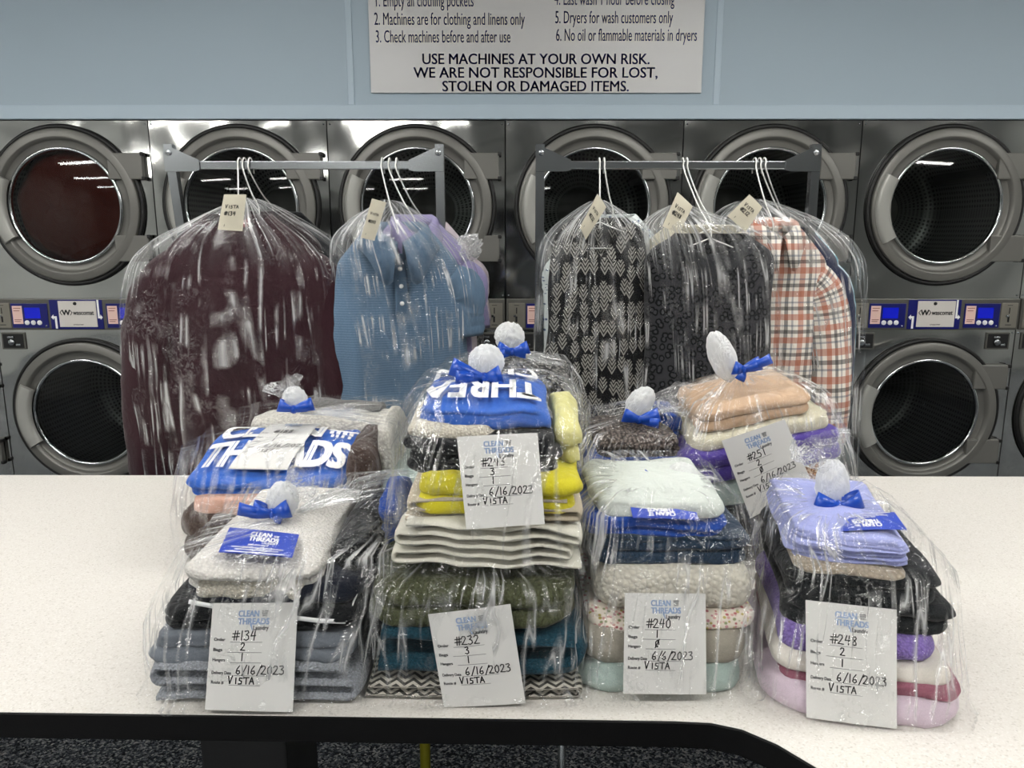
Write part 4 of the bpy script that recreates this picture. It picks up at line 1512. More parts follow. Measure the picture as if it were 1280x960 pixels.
        for q in range(nst):
            f = q / (nst - 1)
            edge = min(1, min(f, 1 - f) * (nst - 1) / 3.0)
            tk = th * (0.30 + 0.70 * math.sqrt(max(0, 1 - (1 - edge) ** 2)))
            Yl = lerp(-depth / 2, depth / 2, f)
            L, R, UL, UR = [], [], [], []
            acc = 0
            for i, (x, z) in enumerate(path):
                x0, z_0 = path[max(0, i - 1)]; x1, z_1 = path[min(len(path) - 1, i + 1)]
                dx, dz = x1 - x0, z_1 - z_0
                m = math.hypot(dx, dz) + 1e-9
                nx, nz = -dz / m, dx / m
                acc += math.hypot(x - x0, z - z_0)
                wz = wav * N3(x * 7 + seed, Yl * 5, seed * 2.3) * (0.3 + z / h) + wav * .5 * N3(x * 19, Yl * 12, seed + 3.0)
                wx = 0.004 * N3(z * 30, Yl * 6, seed + 7.0)
                fr = 0.005 * N3(x * 9 + seed, z * 40, 4.0)
                for sgn, A, UU in ((1, L, UL), (-1, R, UR)):
                    X, Z = x + nx * sgn * tk / 2 + wx, z0 + z + nz * sgn * tk / 2 + wz
                    Y = Yl + fr
                    A.append(self.tr(Vector((cx + X * ca - Y * sa, cy + X * sa + Y * ca, max(Z, self.zb + 0.002)))))
                    UU.append((acc * uvs, Yl + sgn * 0.01))
            rings.append(L + R[::-1]); uv.append(UL + UR[::-1])
        b.loft(rings, cap0=True, cap1=True, uv=uv)
        return obj(name, b, mat, label=label, cat=cat)


# ------------------------------------------------------------------ clear laundry bags
PL_BAG = plastic('laundry_bag_film', crinkle=0.8, milk=0.002, streak=(30.0, 1.3), crease_glint=0.45, refl=0.012, neck=(0.66, 0.98, 0.36))
PL_CLEAR = plastic('smooth_bag_film', crinkle=0.5, milk=0.002, streak=(22.0, 1.0), crease_glint=0.22, refl=0.012, neck=(0.85, 1.0, 0.3), lgain=0.22)
PL_PUFF = plastic('gathered_bag_film', crinkle=2.2, milk=0.74, streak=(16.0, 4.0), crease_glint=0.5, refl=0.06, rough=0.2)
PL_FAN = plastic('loose_bag_film', crinkle=2.2, milk=0.07, streak=(16.0, 4.0), crease_glint=0.7, refl=0.05, rough=0.15)
M['ribbon'] = NT('blue_satin_ribbon').bsdf(hexc('0744ac'), 0.3, spec=0.6)
M['paper'] = plain('white_slip_paper', 'd6d5d2', 0.75)
M['logo_blue'] = plain('pale_blue_logo_ink', '93a9cc', 0.7)
M['grey_ink'] = plain('grey_print_ink', '55565a', 0.7)
M['card_blue'] = plain('royal_blue_card', '1f3fae', 0.35)


def strip(b, pts, wdir, width, th=0.0012):
    """Ribbon band: box section swept along pts, wide along wdir."""
    pts = [Vector(p) for p in pts]
    rings = []
    for i, p in enumerate(pts):
        t = (pts[min(i + 1, len(pts) - 1)] - pts[max(i - 1, 0)]).normalized()
        wd = Vector(wdir[i]) if isinstance(wdir, list) else Vector(wdir)
        wd = (wd - t * wd.dot(t)).normalized()
        nn = t.cross(wd)
        ww = width[i] if isinstance(width, list) else width
        rings.append([p + wd * ww / 2 + nn * th / 2, p - wd * ww / 2 + nn * th / 2, p - wd * ww / 2 - nn * th / 2, p + wd * ww / 2 - nn * th / 2])
    b.loft(rings, cap0=True, cap1=True)


def bow(neck, right, up, size, tails, loops=(1, 1)):
    """Tied ribbon: a band round the neck, two loops and two tails."""
    b = MB()
    right = Vector(right).normalized(); up = Vector(up).normalized()
    out_ = right.cross(up).normalized()
    if out_.y > 0:
        out_ = -out_
    c = neck + out_ * 0.014
    ring = [neck + right * 0.0145 * math.cos(a) + out_ * 0.0145 * math.sin(a) for a in [2 * PI * k / 20 for k in range(21)]]
    strip(b, ring, up, 0.011)
    for sg_, sc in ((-1, loops[0]), (1, loops[1])):
        if sc <= 0:
            continue
        L = size * sc * 1.15
        pts, wd = [], []
        for k in range(19):
            a = 2 * PI * k / 18
            pts.append(c + right * sg_ * L * (0.5 - 0.5 * math.cos(a)) + out_ * (0.012 * math.sin(a) + 0.004) + up * L * 0.30 * (0.5 - 0.5 * math.cos(a)))
            wd.append(up + right * sg_ * -0.35)
        strip(b, pts, wd, [0.011 + 0.018 * (0.5 - 0.5 * math.cos(2 * PI * k / 18)) for k in range(19)])
    for dx, dz, fwd in tails:
        L = math.hypot(dx, dz)
        e = c + right * dx + up * dz + out_ * fwd
        pts = [lerp(c, e, k / 8) + out_ * 0.010 * math.sin(PI * k / 8) for k in range(9)]
        side = (e - c).cross(out_)
        strip(b, pts, side, [0.013 + 0.008 * k / 8 for k in range(9)])
    k = MB()
    b.add(blob(c + out_ * 0.003, 0.009, up, 3, 0.1).v, blob(c + out_ * 0.003, 0.009, up, 3, 0.1).f)
    return b


def hull(vals):
    """Taut outline: least concave majorant over evenly spaced samples."""
    n = len(vals)
    res = list(vals)
    hullp = []
    for i in range(n):
        while len(hullp) >= 2:
            a, c = hullp[-2], hullp[-1]
            if (vals[c] - vals[a]) * (i - a) <= (vals[i] - vals[a]) * (c - a):
                hullp.pop()
            else:
                break
        hullp.append(i)
    for a, c in zip(hullp[:-1], hullp[1:]):
        for i in range(a, c + 1):
            res[i] = lerp(vals[a], vals[c], (i - a) / (c - a))
    return res


def bag(pile, name, label, neck, seed, margin=0.010, puff=None, fan=None, bowspec=None, skirt=0.012, tent=1.0, group='tied clear laundry bags', film=None):
    root = thing('laundry_bag', (pile.items[0][0], pile.items[0][1], pile.zb), label, 'laundry bag', group)
    zb = pile.zb + 0.0015
    zt = max(i[3] for i in pile.items) + 0.006
    K = 34
    ex = {k: [] for k in 'LRFB'}
    yaw = pile.items[0][6]
    ca, sa = math.cos(yaw), math.sin(yaw)
    x0, y0 = pile.items[0][0], pile.items[0][1]
    for k in range(K):
        z = lerp(zb, zt, k / (K - 1))
        act = [i for i in pile.items if i[2] - 0.012 <= z <= i[3] + 0.012] or [min(pile.items, key=lambda i: abs((i[2] + i[3]) / 2 - z))]
        loc = []
        for cx, cy, a, c, w, d, yw in act:
            dx, dy = cx - x0, cy - y0
            lx, ly = dx * ca + dy * sa, -dx * sa + dy * ca
            loc.append((lx - w / 2, lx + w / 2, ly - d / 2, ly + d / 2))
        ex['L'].append(-min(q[0] for q in loc)); ex['R'].append(max(q[1] for q in loc))
        ex['F'].append(-min(q[2] for q in loc)); ex['B'].append(max(q[3] for q in loc))
    for k in ex:
        v = hull(ex[k])
        ex[k] = [x + margin for x in v]
    n = 168
    rings = []
    nv = 0
    lev = []
    for k in range(K):
        f = k / (K - 1)
        z = lerp(zb, zt, f)
        sk = skirt * (1 - sstep(0, 0.10, f)) if f > 0 else skirt * 0.6
        tp = 0.010 * sstep(0.93, 1.0, f)
        lev.append((z, ex['L'][k] + sk - tp, ex['R'][k] + sk - tp, ex['F'][k] + sk - tp, ex['B'][k] + sk - tp))
    tot = (zt - zb)
    for i, (z, l, r, fr, bk) in enumerate(lev):
        base = rrect(l + r, fr + bk, 0.055, n)
        ox, oy = (r - l) / 2, (bk - fr) / 2
        f = i / (K - 1)
        ring = []
        for j, (x, y, nx, ny) in enumerate(base):
            th = 2 * PI * j / n
            c, s = math.cos(th), math.sin(th)
            w1 = 1 - abs(N3(c * 4 + seed, s * 4, f * 1.6)) * 2
            w2 = 1 - abs(N3(c * 10 + seed, s * 10, f * 3 + 3)) * 2
            d = 0.0045 * w1 + 0.003 * w2 * (1 + 1.2 * (f < 0.12))
            X, Y = x + ox + nx * d, y + oy + ny * d
            ring.append(pile.tr(Vector((x0 + X * ca - Y * sa, y0 + X * sa + Y * ca, z + (0.003 * N3(c * 6, s * 6, seed) if i else 0)))))
        rings.append(ring)
    # tent from the shoulders to the neck
    last = rings[-1]
    T = 26
    up = Vector((neck[0] - x0, neck[1] - y0, 0))
    nk = Vector(neck)
    for i in range(1, T + 1):
        t = i / T
        ring = []
        for j, p in enumerate(last):
            th = 2 * PI * j / n
            c, s = math.cos(th), math.sin(th)
            dirv = Vector((p.x - nk.x, p.y - nk.y, 0)).normalized()
            q = nk + dirv * 0.011
            zt_ = t ** (1.7 if tent == 1 else tent)
            v = Vector((lerp(p.x, q.x, t), lerp(p.y, q.y, t), lerp(p.z, q.z, zt_)))
            wr = 1 - abs(N3(c * 9 + seed, s * 9, 1.0)) * 2
            wr2 = 1 - abs(N3(c * 22 + seed, s * 22, t * 1.5)) * 2
            am = math.sin(PI * min(1, t * 1.02)) ** 0.7
            v.z += am * (0.005 * wr + 0.0045 * wr2)
            v += dirv * (0.0015 * wr2 * (1 - t))
            ring.append(v)
        rings.append(ring)
    b = MB()
    b.loft(rings)
    obj('bag_film', b, film or PL_BAG, root)
    if puff:
        for (px, py, Y, r, axis, stretch, amp) in puff:
            obj('gathered_top', blob(at(px, py, Y), r, axis, seed * 1.3 + 2, amp, stretch, 56), PL_PUFF, root)
    if fan:
        for (px, py, Y, L, axis, spread) in fan:
            b = MB()
            ax = Vector(axis).normalized()
            sd = ax.cross(Vector((0, -1, 0.1))).normalized()
            fw = sd.cross(ax)
            rr = []
            for i in range(26):
                t = i / 25
                ring = []
                for j in range(64):
                    th = 2 * PI * j / 64
                    c, s = math.cos(th), math.sin(th)
                    w1 = 1 - abs(N3(c * 2.5 + seed, s * 2.5, t * 1.2)) * 2
                    w2 = 1 - abs(N3(c * 6 + seed, s * 6, t * 3)) * 2
                    rad = 0.008 + L * spread * (t ** 0.8) * (1 - 0.35 * sstep(0.8, 1, t))
                    g = 1 + 0.35 * w1 * t + 0.22 * w2 * t
                    ring.append(at(px, py, Y) + ax * L * t * (1 + 0.22 * N3(c * 2, s * 2, seed) * t) + sd * c * rad * g + fw * s * rad * 0.55 * g)
                rr.append(ring)
            b.loft(rr)
            obj('loose_film', b, PL_FAN, root)
    if bowspec:
        nb, right, upv, size, tails, loops = bowspec
        obj('ribbon_bow', bow(nb, right, upv, size, tails, loops), M['ribbon'], root)
    return root


def basket_icon(b, S, u, v, s, mat):
    """Little laundry basket of the logo."""
    for k in range(4):
        a, c = u + s * (0.06 + 0.22 * k), u + s * (0.20 + 0.22 * k)
        i = 0.05 * s * (1 - k / 1.5)
        put_quad(b, S, a + max(0, .06 * s * (1.5 - k)), v, c + max(0, .06 * s * (1.5 - k)) - .04 * s, v + s * 0.28, mat)
        put_quad(b, S, a, v + s * 0.34, c, v + s * 0.62, mat)
    put_quad(b, S, u, v + s * 0.72, u + s, v + s * 0.86, mat)


def logo(b, S, u, v, w, mats, flip=False):
    """CLEAN THREADS Laundry logo in a box of width w with its top at v."""
    k = -1 if flip else 1
    T = (lambda a, c: S(u + a, v + c))
    put_text(b, 'CLEAN', T, 0.0, -0.195 * w + (w * 0.0), w * 0.265, 'L', 0.045, mats[0], width=w * 0.66)
    basket_icon(b, T, 0.74 * w, -0.19 * w, w * 0.2, mats[1])
    put_text(b, 'THREADS', T, 0.0, -0.43 * w, w * 0.265, 'L', 0.045, mats[0], width=w)
    put_text(b, 'Laundry', T, 0.50 * w, -0.60 * w, w * 0.19, 'L', 0.03, mats[1], width=w * 0.48)
    b.add([T(0.38 * w, -0.42 * w), T(0.44 * w, -0.42 * w), T(0.49 * w, -0.62 * w), T(0.46 * w, -0.60 * w)], [(0, 1, 2, 3)], mats[0], smooth=False)


def slip(label, c4, num, bags, hang, date, bulge=0.004, S=None, pen=1.0):
    """Printed order slip with handwriting; c4 = corner points TL TR BL BR."""
    S = S or quad_surface(c4, bulge)
    b = MB()
    sheet(b, S, 14, 10)
    asp = ((c4[2] - c4[0]).length + (c4[3] - c4[1]).length) / ((c4[1] - c4[0]).length + (c4[3] - c4[2]).length)
    o = obj('order_slip', b, M['paper'], label=label, cat='order slip', group='white order slips in the bags')
    T = lambda u, v: S(u, 1 + v / asp, 0.0008)
    b = MB()
    logo(b, T, 0.32, -0.065 * asp, 0.37, (0, 1))
    obj('logo_print', b, [M['logo_blue'], M['grey_ink']], o)
    b = MB()
    rows = [('Order', 0.155, 0.19, 0.355), ('Bags', 0.13, 0.19, 0.45), ('Hangers', 0.17, 0.22, 0.545), ('Delivery Date', 0.25, 0.30, 0.665), ('Route #', 0.17, 0.21, 0.755)]
    for s_, wd, x1, y in rows:
        put_text(b, s_, T, 0.05, -y * asp, 0.05, 'L', 0.03, 0, width=wd - 0.02)
        xl = 0.09 + wd if s_ != 'Delivery Date' else 0.31
        put_quad(b, T, xl, -y * asp - 0.012, 0.62 if s_ != 'Delivery Date' else 0.74, -y * asp - 0.008, 0, 4)
    obj('printed_form', b, M['grey_ink'], o)
    b = MB()
    put_hand(b, num, T, 0.27, -0.345 * asp, 0.105 * pen, wd=0.012 * pen)
    put_hand(b, bags, T, 0.37, -0.44 * asp, 0.085 * pen, wd=0.012 * pen)
    put_hand(b, hang, T, 0.37, -0.535 * asp, 0.085 * pen, wd=0.012 * pen)
    put_hand(b, date, T, 0.33, -0.66 * asp, 0.095 * pen, wd=0.012 * pen)
    put_hand(b, 'VISTA', T, 0.25, -0.75 * asp, 0.09 * pen, wd=0.013 * pen)
    obj('handwriting', b, M['ink'], o)
    return o


def card(label, c4, flip=False, bulge=0.003):
    S = quad_surface(c4, bulge)
    b = MB()
    sheet(b, S, 10, 5)
    o = obj('business_card', b, M['card_blue'], label=label, cat='business card', group='royal blue laundry cards on the bags')
    asp = (c4[2] - c4[0]).length / (c4[1] - c4[0]).length
    T = (lambda u, v: S(1 - u, -v / asp, 0.0008)) if flip else (lambda u, v: S(u, 1 + v / asp, 0.0008))
    b = MB()
    A = asp
    put_text(b, 'CLEAN', T, 0.34, -0.30 * A, 0.19 * A / 0.72 * 0.95, 'L', 0.05, 0, width=0.30)
    basket_icon(b, T, 0.67, -0.30 * A, 0.085, 0)
    put_text(b, 'THREADS', T, 0.34, -0.50 * A, 0.19 * A / 0.72 * 0.95, 'L', 0.05, 0, width=0.42)
    put_text(b, 'LAUNDRY', T, 0.54, -0.60 * A, 0.11 * A, 'L', 0.04, 0, width=0.22)
    put_text(b, '888-439-8819', T, 0.5, -0.70 * A, 0.10 * A, 'C', 0.03, 0, width=0.28)
    put_text(b, 'www.cleanthreadslaundry.com', T, 0.5, -0.80 * A, 0.11 * A, 'C', 0.03, 0, width=0.72)
    put_text(b, 'cleanthreadslaundry@gmail.com', T, 0.5, -0.88 * A, 0.09 * A, 'C', 0.03, 0, width=0.6)
    put_quad(b, T, 0.08, -0.965 * A, 0.9, -0.935 * A, 0, 6)
    obj('lettering', b, M['white'], o)
    return o


L = {}
L['grey_towel'] = terry('pale_grey_towelling', '9b9fa6')
L['grey_sweat'] = cloth('slate_grey_jersey', '70767e')
L['black'] = cloth('black_folded_cotton', '0f1114', wrinkle=22, wamp=0.7)
L['navy'] = cloth('dark_navy_cotton', '151a28', wrinkle=22, wamp=0.6)
L['cream_towel'] = terry('cream_towelling', 'cfc8b8')
L['white_towel'] = terry('white_towelling', 'dcd8d2', 220, 0.6, 0.08)
L['royal'] = cloth('royal_blue_cotton', '1a47a0', wrinkle=22, wamp=0.6)
L['zig'] = uvmat('grey_zigzag_throw', p_zig)
L['teal'] = cloth('deep_teal_fleece', '1c4453', weave=350, bump=0.5, hex2='11303d')
L['olive'] = cloth('olive_green_corduroy', '4d5138', weave=220, bump=0.4, hex2='383b26', wrinkle=24, wamp=0.6, stretch=(2.2, 1, 1))
L['cream_blanket'] = cloth('cream_white_cotton', 'd2cfc2', wrinkle=14, wamp=0.6, var=0.06)
L['tan_sheet'] = cloth('tan_sheet_cotton', 'b9ae99', wrinkle=18, wamp=0.5, var=0.08)
L['yellow'] = cloth('bright_yellow_cotton', 'd4c92e', wrinkle=20, wamp=0.6, var=0.08)
L['pale_yellow'] = cloth('pale_yellow_cotton', 'd6d18f', wrinkle=20, wamp=0.6, var=0.06)
L['bag_blue'] = cloth('blue_printed_bag_cloth', '2f62bd', wrinkle=16, wamp=0.6, var=0.06)
L['mint'] = cloth('pale_mint_cotton', 'a9bab4', wrinkle=14, wamp=0.6, var=0.06)
L['taupe'] = cloth('taupe_plush', 'a29c90', wrinkle=14, wamp=0.5, var=0.08)
L['floral'] = uvmat('floral_print_cotton', p_floral)
L['fuzzy'] = terry('cream_sherpa_fleece', 'd0cbbe', 130, 0.9, 0.08)
L['denim'] = cloth('dark_blue_denim', '22384f', weave=500, bump=0.5, hex2='172737', wrinkle=24, wamp=0.8)
L['offwhite'] = cloth('off_white_cotton', 'ccd2cc', wrinkle=22, wamp=0.6, var=0.05)
L['pink'] = cloth('pale_pink_lavender_cotton', 'd3c1cf', wrinkle=12, wamp=0.5, var=0.05)
L['mauve'] = cloth('mauve_cotton', '9a5f70', wrinkle=16)
L['ivory'] = cloth('ivory_white_cotton', 'ded8cf', wrinkle=16, wamp=0.5, var=0.05)
L['purple_towel'] = terry('lilac_purple_towelling', '8b74bd')
L['blackdeep'] = cloth('soft_black_fleece', '15181b', weave=450, bump=0.5, wrinkle=18, wamp=0.6)
L['oat'] = terry('oatmeal_towelling', 'b7aa98', 200)
L['periwinkle'] = cloth('periwinkle_cotton', '9aa0d2', wrinkle=22, wamp=0.5, var=0.06)
L['tan'] = cloth('sand_tan_cotton', 'c4a588', wrinkle=20, wamp=0.6, var=0.08)
L['cream'] = cloth('soft_cream_knit', 'd2ccb4', weave=350, bump=0.5, var=0.08)
L['violet'] = cloth('deep_violet_cotton', '4f3d92', wrinkle=20, wamp=0.6, var=0.1)
L['brownprint'] = uvmat('brown_flower_print_cotton', p_brownprint)
L['brown'] = cloth('dark_brown_fleece', '4e3e37', weave=350, bump=0.5, hex2='3a2d28', wrinkle=26, wamp=0.7)
L['peach'] = cloth('peach_cotton', 'dcae9b', wrinkle=22, wamp=0.6, var=0.06)
L['fleece_white'] = terry('off_white_sherpa', 'd6d2c9', 150, 0.9)
L['knit'] = uvmat('grey_brown_knit', p_greyknit)
L['fuzzgrey'] = terry('mottled_grey_fleece', '6d6b69', 180, 0.9, 0.25)

# ---- bag with slip 134: front left
A = Pile(0.966, 0.30, TZ)
A.serp('grey_bath_towel', 'pale grey towel folded at the bottom of the front left bag', 'towel', 184, 446, 822, 892, 0.33, L['grey_towel'], passes=3, seed=1, fill=0.86, wav=0.008)
A.fold('grey_sweatshirt', 'slate grey sweatshirt folded on the pale grey towel, front left bag', 'sweatshirt', 186, 440, 787, 822, 0.31, L['grey_sweat'], n=2, seed=2, droop=0.01)
A.fold('black_tshirt', 'black t-shirt folded under the navy polo, front left bag', 't-shirt', 196, 446, 757, 787, 0.30, L['black'], n=2, seed=3)
pz = A.fold('navy_polo', 'dark navy polo with a white trim line, front left bag', 'polo shirt', 224, 448, 726, 757, 0.29, L['navy'], n=1, seed=4, gd=0.010)
A.fold('cream_washcloth', 'cream washcloth folded just below the white towel', 'washcloth', 246, 392, 722, 749, 0.18, L['cream_towel'], n=1, seed=5, dy=-0.008, rc=0.02, dz=0.004)
A.fold('white_hand_towel', 'white towel folded on top of the front left bag stack', 'towel', 234, 402, 694, 727, 0.34, L['white_towel'], n=2, seed=6, dy=-0.012, rc=0.022, gd=0.006, droop=0.012)
A.fold('charcoal_shirt', 'charcoal shirt folded right of the white towel', 'shirt', 408, 458, 690, 728, 0.26, L['black'], n=2, seed=7, dy=0.03)
A.fold('royal_blue_shirt', 'royal blue shirt folded at the right rear of the front left bag', 'shirt', 446, 480, 672, 735, 0.16, L['royal'], n=2, seed=8, dy=0.15)
# white trim of the polo
b = MB()
tp = [A.P(236, 752, -0.004), A.P(262, 757, -0.004), A.P(300, 764, -0.006), A.P(400, 776, -0.006), A.P(432, 777, -0.002)]
strip(b, tp, (0, 0.3, 1), 0.006)
tp2 = [A.P(432, 777, -0.002), A.P(446, 742, 0.02), A.P(456, 700, 0.06)]
strip(b, tp2, (0.6, 0.3, 1), 0.006)
o = obj('white_trim', b, M['white'], pz); o['label'] = 'white trim line'
nkA = at(349, 648, 1.18)
bag(A, 'A', 'clear laundry bag with slip #134 at the front left', nkA, 1, puff=[(353, 625, 1.172, 0.023, (0.15, 0, 1), (1, 1, 1.25), 0.25)], fan=[(358, 622, 1.17, 0.046, (0.75, -0.05, 0.6), 0.50)],
    bowspec=(at(346, 640, 1.165), (1, 0, 0.05), (0, 0.2, 1), 0.036, [(-0.052, 0.012, 0.012), (0.016, -0.006, 0.01)], (0.8, 0.6)))
card('blue laundry card on the white towel, front left bag', [at(px_, py_, Z=[i for i in A.items][5][3] + 0.008) for px_, py_ in ((287, 659), (374, 668), (273, 690), (365, 697))], bulge=0.001)
slip('white order slip handwritten #134', [A.P(266, 754, -0.012), A.P(372, 753, -0.012), A.P(256, 887, -0.016), A.P(366, 890, -0.016)], '#134', '2', '1', '6/16/2023')

# ---- bag with slip 232: front, under the slip 243 bag
B = Pile(0.985, 0.10, TZ)
B.serp('zigzag_throw', 'grey and black zigzag throw at the bottom of the slip #232 bag', 'throw', 450, 725, 856, 884, 0.34, L['zig'], passes=2, seed=11, fill=0.8, uvs=1.0)
B.serp('teal_blanket', 'deep teal blanket rolled in the slip #232 bag', 'blanket', 452, 724, 778, 856, 0.33, L['teal'], passes=2, seed=12, fill=0.70, wav=0.012)
B.fold('olive_comforter', 'olive green comforter folded on the teal blanket', 'comforter', 454, 726, 732, 778, 0.34, L['olive'], n=2, seed=13, rc=0.06, gd=0.012, droop=0.012)
nkB = Vector((B.items[0][0], B.items[0][1] + 0.10, max(i[3] for i in B.items) + 0.012))
bag(B, 'B', 'clear laundry bag with slip #232 beneath the slip #243 bag', nkB, 2, tent=1.0, margin=0.008)
slip('white order slip handwritten #232', [B.P(535, 768, -0.014), B.P(638, 755, -0.014), B.P(555, 884, -0.016), B.P(657, 879, -0.016)], '#232', '3', '1', '6/16/2023')

# ---- bag with slip 243: on the slip 232 bag
ZB2 = max(i[3] for i in B.items) + 0.014
C_ = Pile(1.012, 0.42, ZB2)
C_.serp('cream_white_blanket', 'cream white blanket folded in waves at the bottom of the slip #243 bag', 'blanket', 490, 732, 657, 742, 0.30, L['cream_blanket'], passes=5, jit=0.028, seed=21, fill=0.92, wav=0.028, start=-1)
C_.serp('tan_sheet_set', 'tan bed sheets folded above the cream white blanket', 'bed sheets', 500, 727, 616, 657, 0.29, L['tan_sheet'], passes=3, seed=22, fill=0.85, wav=0.008, jit=0.02)
C_.fold('yellow_shirt', 'bright yellow shirt folded under the black t-shirts', 'shirt', 520, 726, 588, 636, 0.27, L['yellow'], n=2, seed=23, dy=-0.014, droop=0.012, dz=0.0)
C_.fold('black_folded_shirts', 'black t-shirt folded above the yellow shirt', 't-shirt', 504, 698, 545, 590, 0.25, L['black'], n=3, seed=24, dy=-0.006)
C_.fold('cream_hand_towel', 'cream hand towel folded under the blue printed bag', 'towel', 510, 624, 529, 547, 0.2, L['cream_towel'], n=1, seed=25, dy=-0.004)
C_.fold('pale_yellow_pillowcase', 'pale yellow pillowcase folded along the right side, slip #243 bag', 'pillowcase', 694, 728, 540, 592, 0.2, L['pale_yellow'], n=2, seed=26, dy=0.05, pitch=0.1)
pb_ = C_.fold('printed_laundry_bag', 'blue laundry bag with big white letters folded on the slip #243 stack', 'cloth bag', 516, 688, 508, 530, 0.25, L['bag_blue'], n=1, seed=27, pitch=0.05, droop=0.018, dome=0.008)
cx, cy, z0, z1, w, d, yw = C_.items[-1]
z1 -= 0.05 * d * 0.9
TS = lambda u, v, cx=cx, cy=cy, z1=z1, w=w, d=d: Vector((cx + (u - 0.5) * w, cy - d / 2 + v * d, z1 + 0.0085 + 0.05 * v * d - 0.018 * max(abs(2 * u - 1), abs(2 * v - 1)) ** 5 + 0.008 * (1 - max(abs(2 * u - 1), abs(2 * v - 1)) ** 2)))
b = MB()
put_text(b, 'CLEAN', TS, 0.94, 0.88, 0.42, 'L', 0.04, 0, width=0.86, flip=True)
put_text(b, 'THREA', TS, 0.94, 0.44, 0.46, 'L', 0.04, 0, width=0.90, flip=True)
obj('lettering', b, M['white'], pb_)
nkC = at(608, 474, 1.235)
bag(C_, 'C', 'clear laundry bag with slip #243 stacked on the slip #232 bag', nkC, 13, film=PL_CLEAR, puff=[(608, 453, 1.23, 0.027, (0, 0, 1), (1, 1, 1), 0.22)],
    bowspec=(at(606, 472, 1.22), (1, 0, -0.05), (0, 0.15, 1), 0.046, [(0.062, -0.030, 0.02), (-0.045, 0.0, 0.015)], (1.0, 0.5)))
slip('white order slip handwritten #243', [C_.P(571, 546, -0.024), C_.P(672, 541, -0.024), C_.P(583, 662, -0.026), C_.P(681, 655, -0.026)], '#243', '3', '1', '6/16/2023')

# ---- bag with slip 240: front, right of centre
D = Pile(0.985, 0.36, TZ)
D.fold('mint_sheet', 'pale mint sheet folded at the bottom of the slip #240 bag', 'bed sheet', 722, 946, 836, 878, 0.33, L['mint'], n=1, gd=0.02, seed=31, rc=0.05)
D.fold('taupe_plush_blanket', 'taupe plush blanket folded on the pale mint sheet', 'blanket', 730, 946, 786, 836, 0.32, L['taupe'], n=1, gd=0.018, seed=32, rc=0.045)
D.fold('floral_sheet', 'pink floral sheet folded thin under the cream sherpa blanket', 'bed sheet', 732, 948, 768, 786, 0.31, L['floral'], n=1, gd=0.006, seed=33)
D.fold('cream_sherpa_blanket', 'cream sherpa blanket folded above the floral sheet', 'blanket', 736, 950, 706, 768, 0.31, L['fuzzy'], n=1, gd=0.022, seed=34, rc=0.045)
D.fold('denim_jeans', 'dark blue jeans folded on the cream sherpa blanket', 'jeans', 742, 944, 672, 706, 0.29, L['denim'], n=2, seed=35, droop=0.006)
D.fold('royal_blue_tshirt', 'royal blue t-shirt folded on the dark blue jeans', 't-shirt', 738, 916, 646, 672, 0.27, L['royal'], n=2, seed=36)
D.fold('off_white_pillowcase', 'off white pillowcase on top of the slip #240 stack', 'pillowcase', 748, 912, 624, 646, 0.24, L['offwhite'], n=1, seed=37, gd=0.01, dome=0.010)
nkD = at(826, 610, 1.21)
bag(D, 'D', 'clear laundry bag with slip #240 at the front, second from right', nkD, 4, puff=[(850, 602, 1.2, 0.027, (0.6, 0, 0.5), (1, 1, 1.1), 0.25)],
    bowspec=(at(818, 602, 1.2), (1, 0, -0.1), (0, 0.15, 1), 0.040, [(-0.058, -0.012, 0.012), (0.02, -0.01, 0.01)], (0.5, 0.7)))
card('blue laundry card upside down on the slip #240 bag', [D.P(786, 624, 0.012), D.P(866, 627, 0.012), D.P(791, 647, -0.012), D.P(874, 650, -0.012)], flip=True, bulge=0.002)
slip('white order slip handwritten #240', [D.P(781, 741, -0.014), D.P(882, 742, -0.014), D.P(779, 867, -0.014), D.P(883, 868, -0.014)], '#240', '1', 'O', '6/6/2023')

# ---- bag with slip 248: front right
E = Pile(0.935, 0.42, TZ, slope=-0.20, xc=at(1080, 890, 0.95).x)
E.fold('pale_pink_blanket', 'pale pink lavender blanket at the bottom of the slip #248 bag', 'blanket', 954, 1208, 862, 914, 0.34, L['pink'], n=1, gd=0.022, seed=41, rc=0.06)
E.fold('mauve_sheet', 'thin mauve sheet showing above the pale pink blanket', 'bed sheet', 968, 1204, 850, 862, 0.32, L['mauve'], n=1, gd=0.004, seed=42)
E.fold('ivory_sheet', 'ivory white sheet folded between the mauve sheet and the purple towel', 'bed sheet', 966, 1200, 824, 850, 0.31, L['ivory'], n=1, gd=0.012, seed=43)
E.fold('purple_towel', 'lilac purple towel folded below the black clothes, front right bag', 'towel', 978, 1180, 790, 826, 0.29, L['purple_towel'], n=1, gd=0.014, seed=44, rc=0.03)
E.fold('black_fleece', 'black fleece folded on the purple towel, front right bag', 'fleece', 984, 1194, 752, 790, 0.29, L['blackdeep'], n=2, seed=45, gd=0.01)
E.fold('black_trousers', 'black trousers folded on the black fleece, front right bag', 'trousers', 986, 1186, 716, 752, 0.29, L['blackdeep'], n=2, seed=46, gd=0.01)
E.fold('oatmeal_washcloth', 'oatmeal washcloth under the periwinkle pillowcases', 'washcloth', 990, 1130, 699, 716, 0.22, L['oat'], n=1, seed=47, rc=0.02, dy=-0.004)
E.fold('periwinkle_pillowcases', 'periwinkle bed sheets folded in thin layers on top, front right bag', 'bed sheets', 986, 1136, 664, 699, 0.27, L['periwinkle'], n=5, gd=0.004, seed=48, rc=0.02, dy=-0.008, jit=0.003)
nkE = at(1042, 636, 1.17)
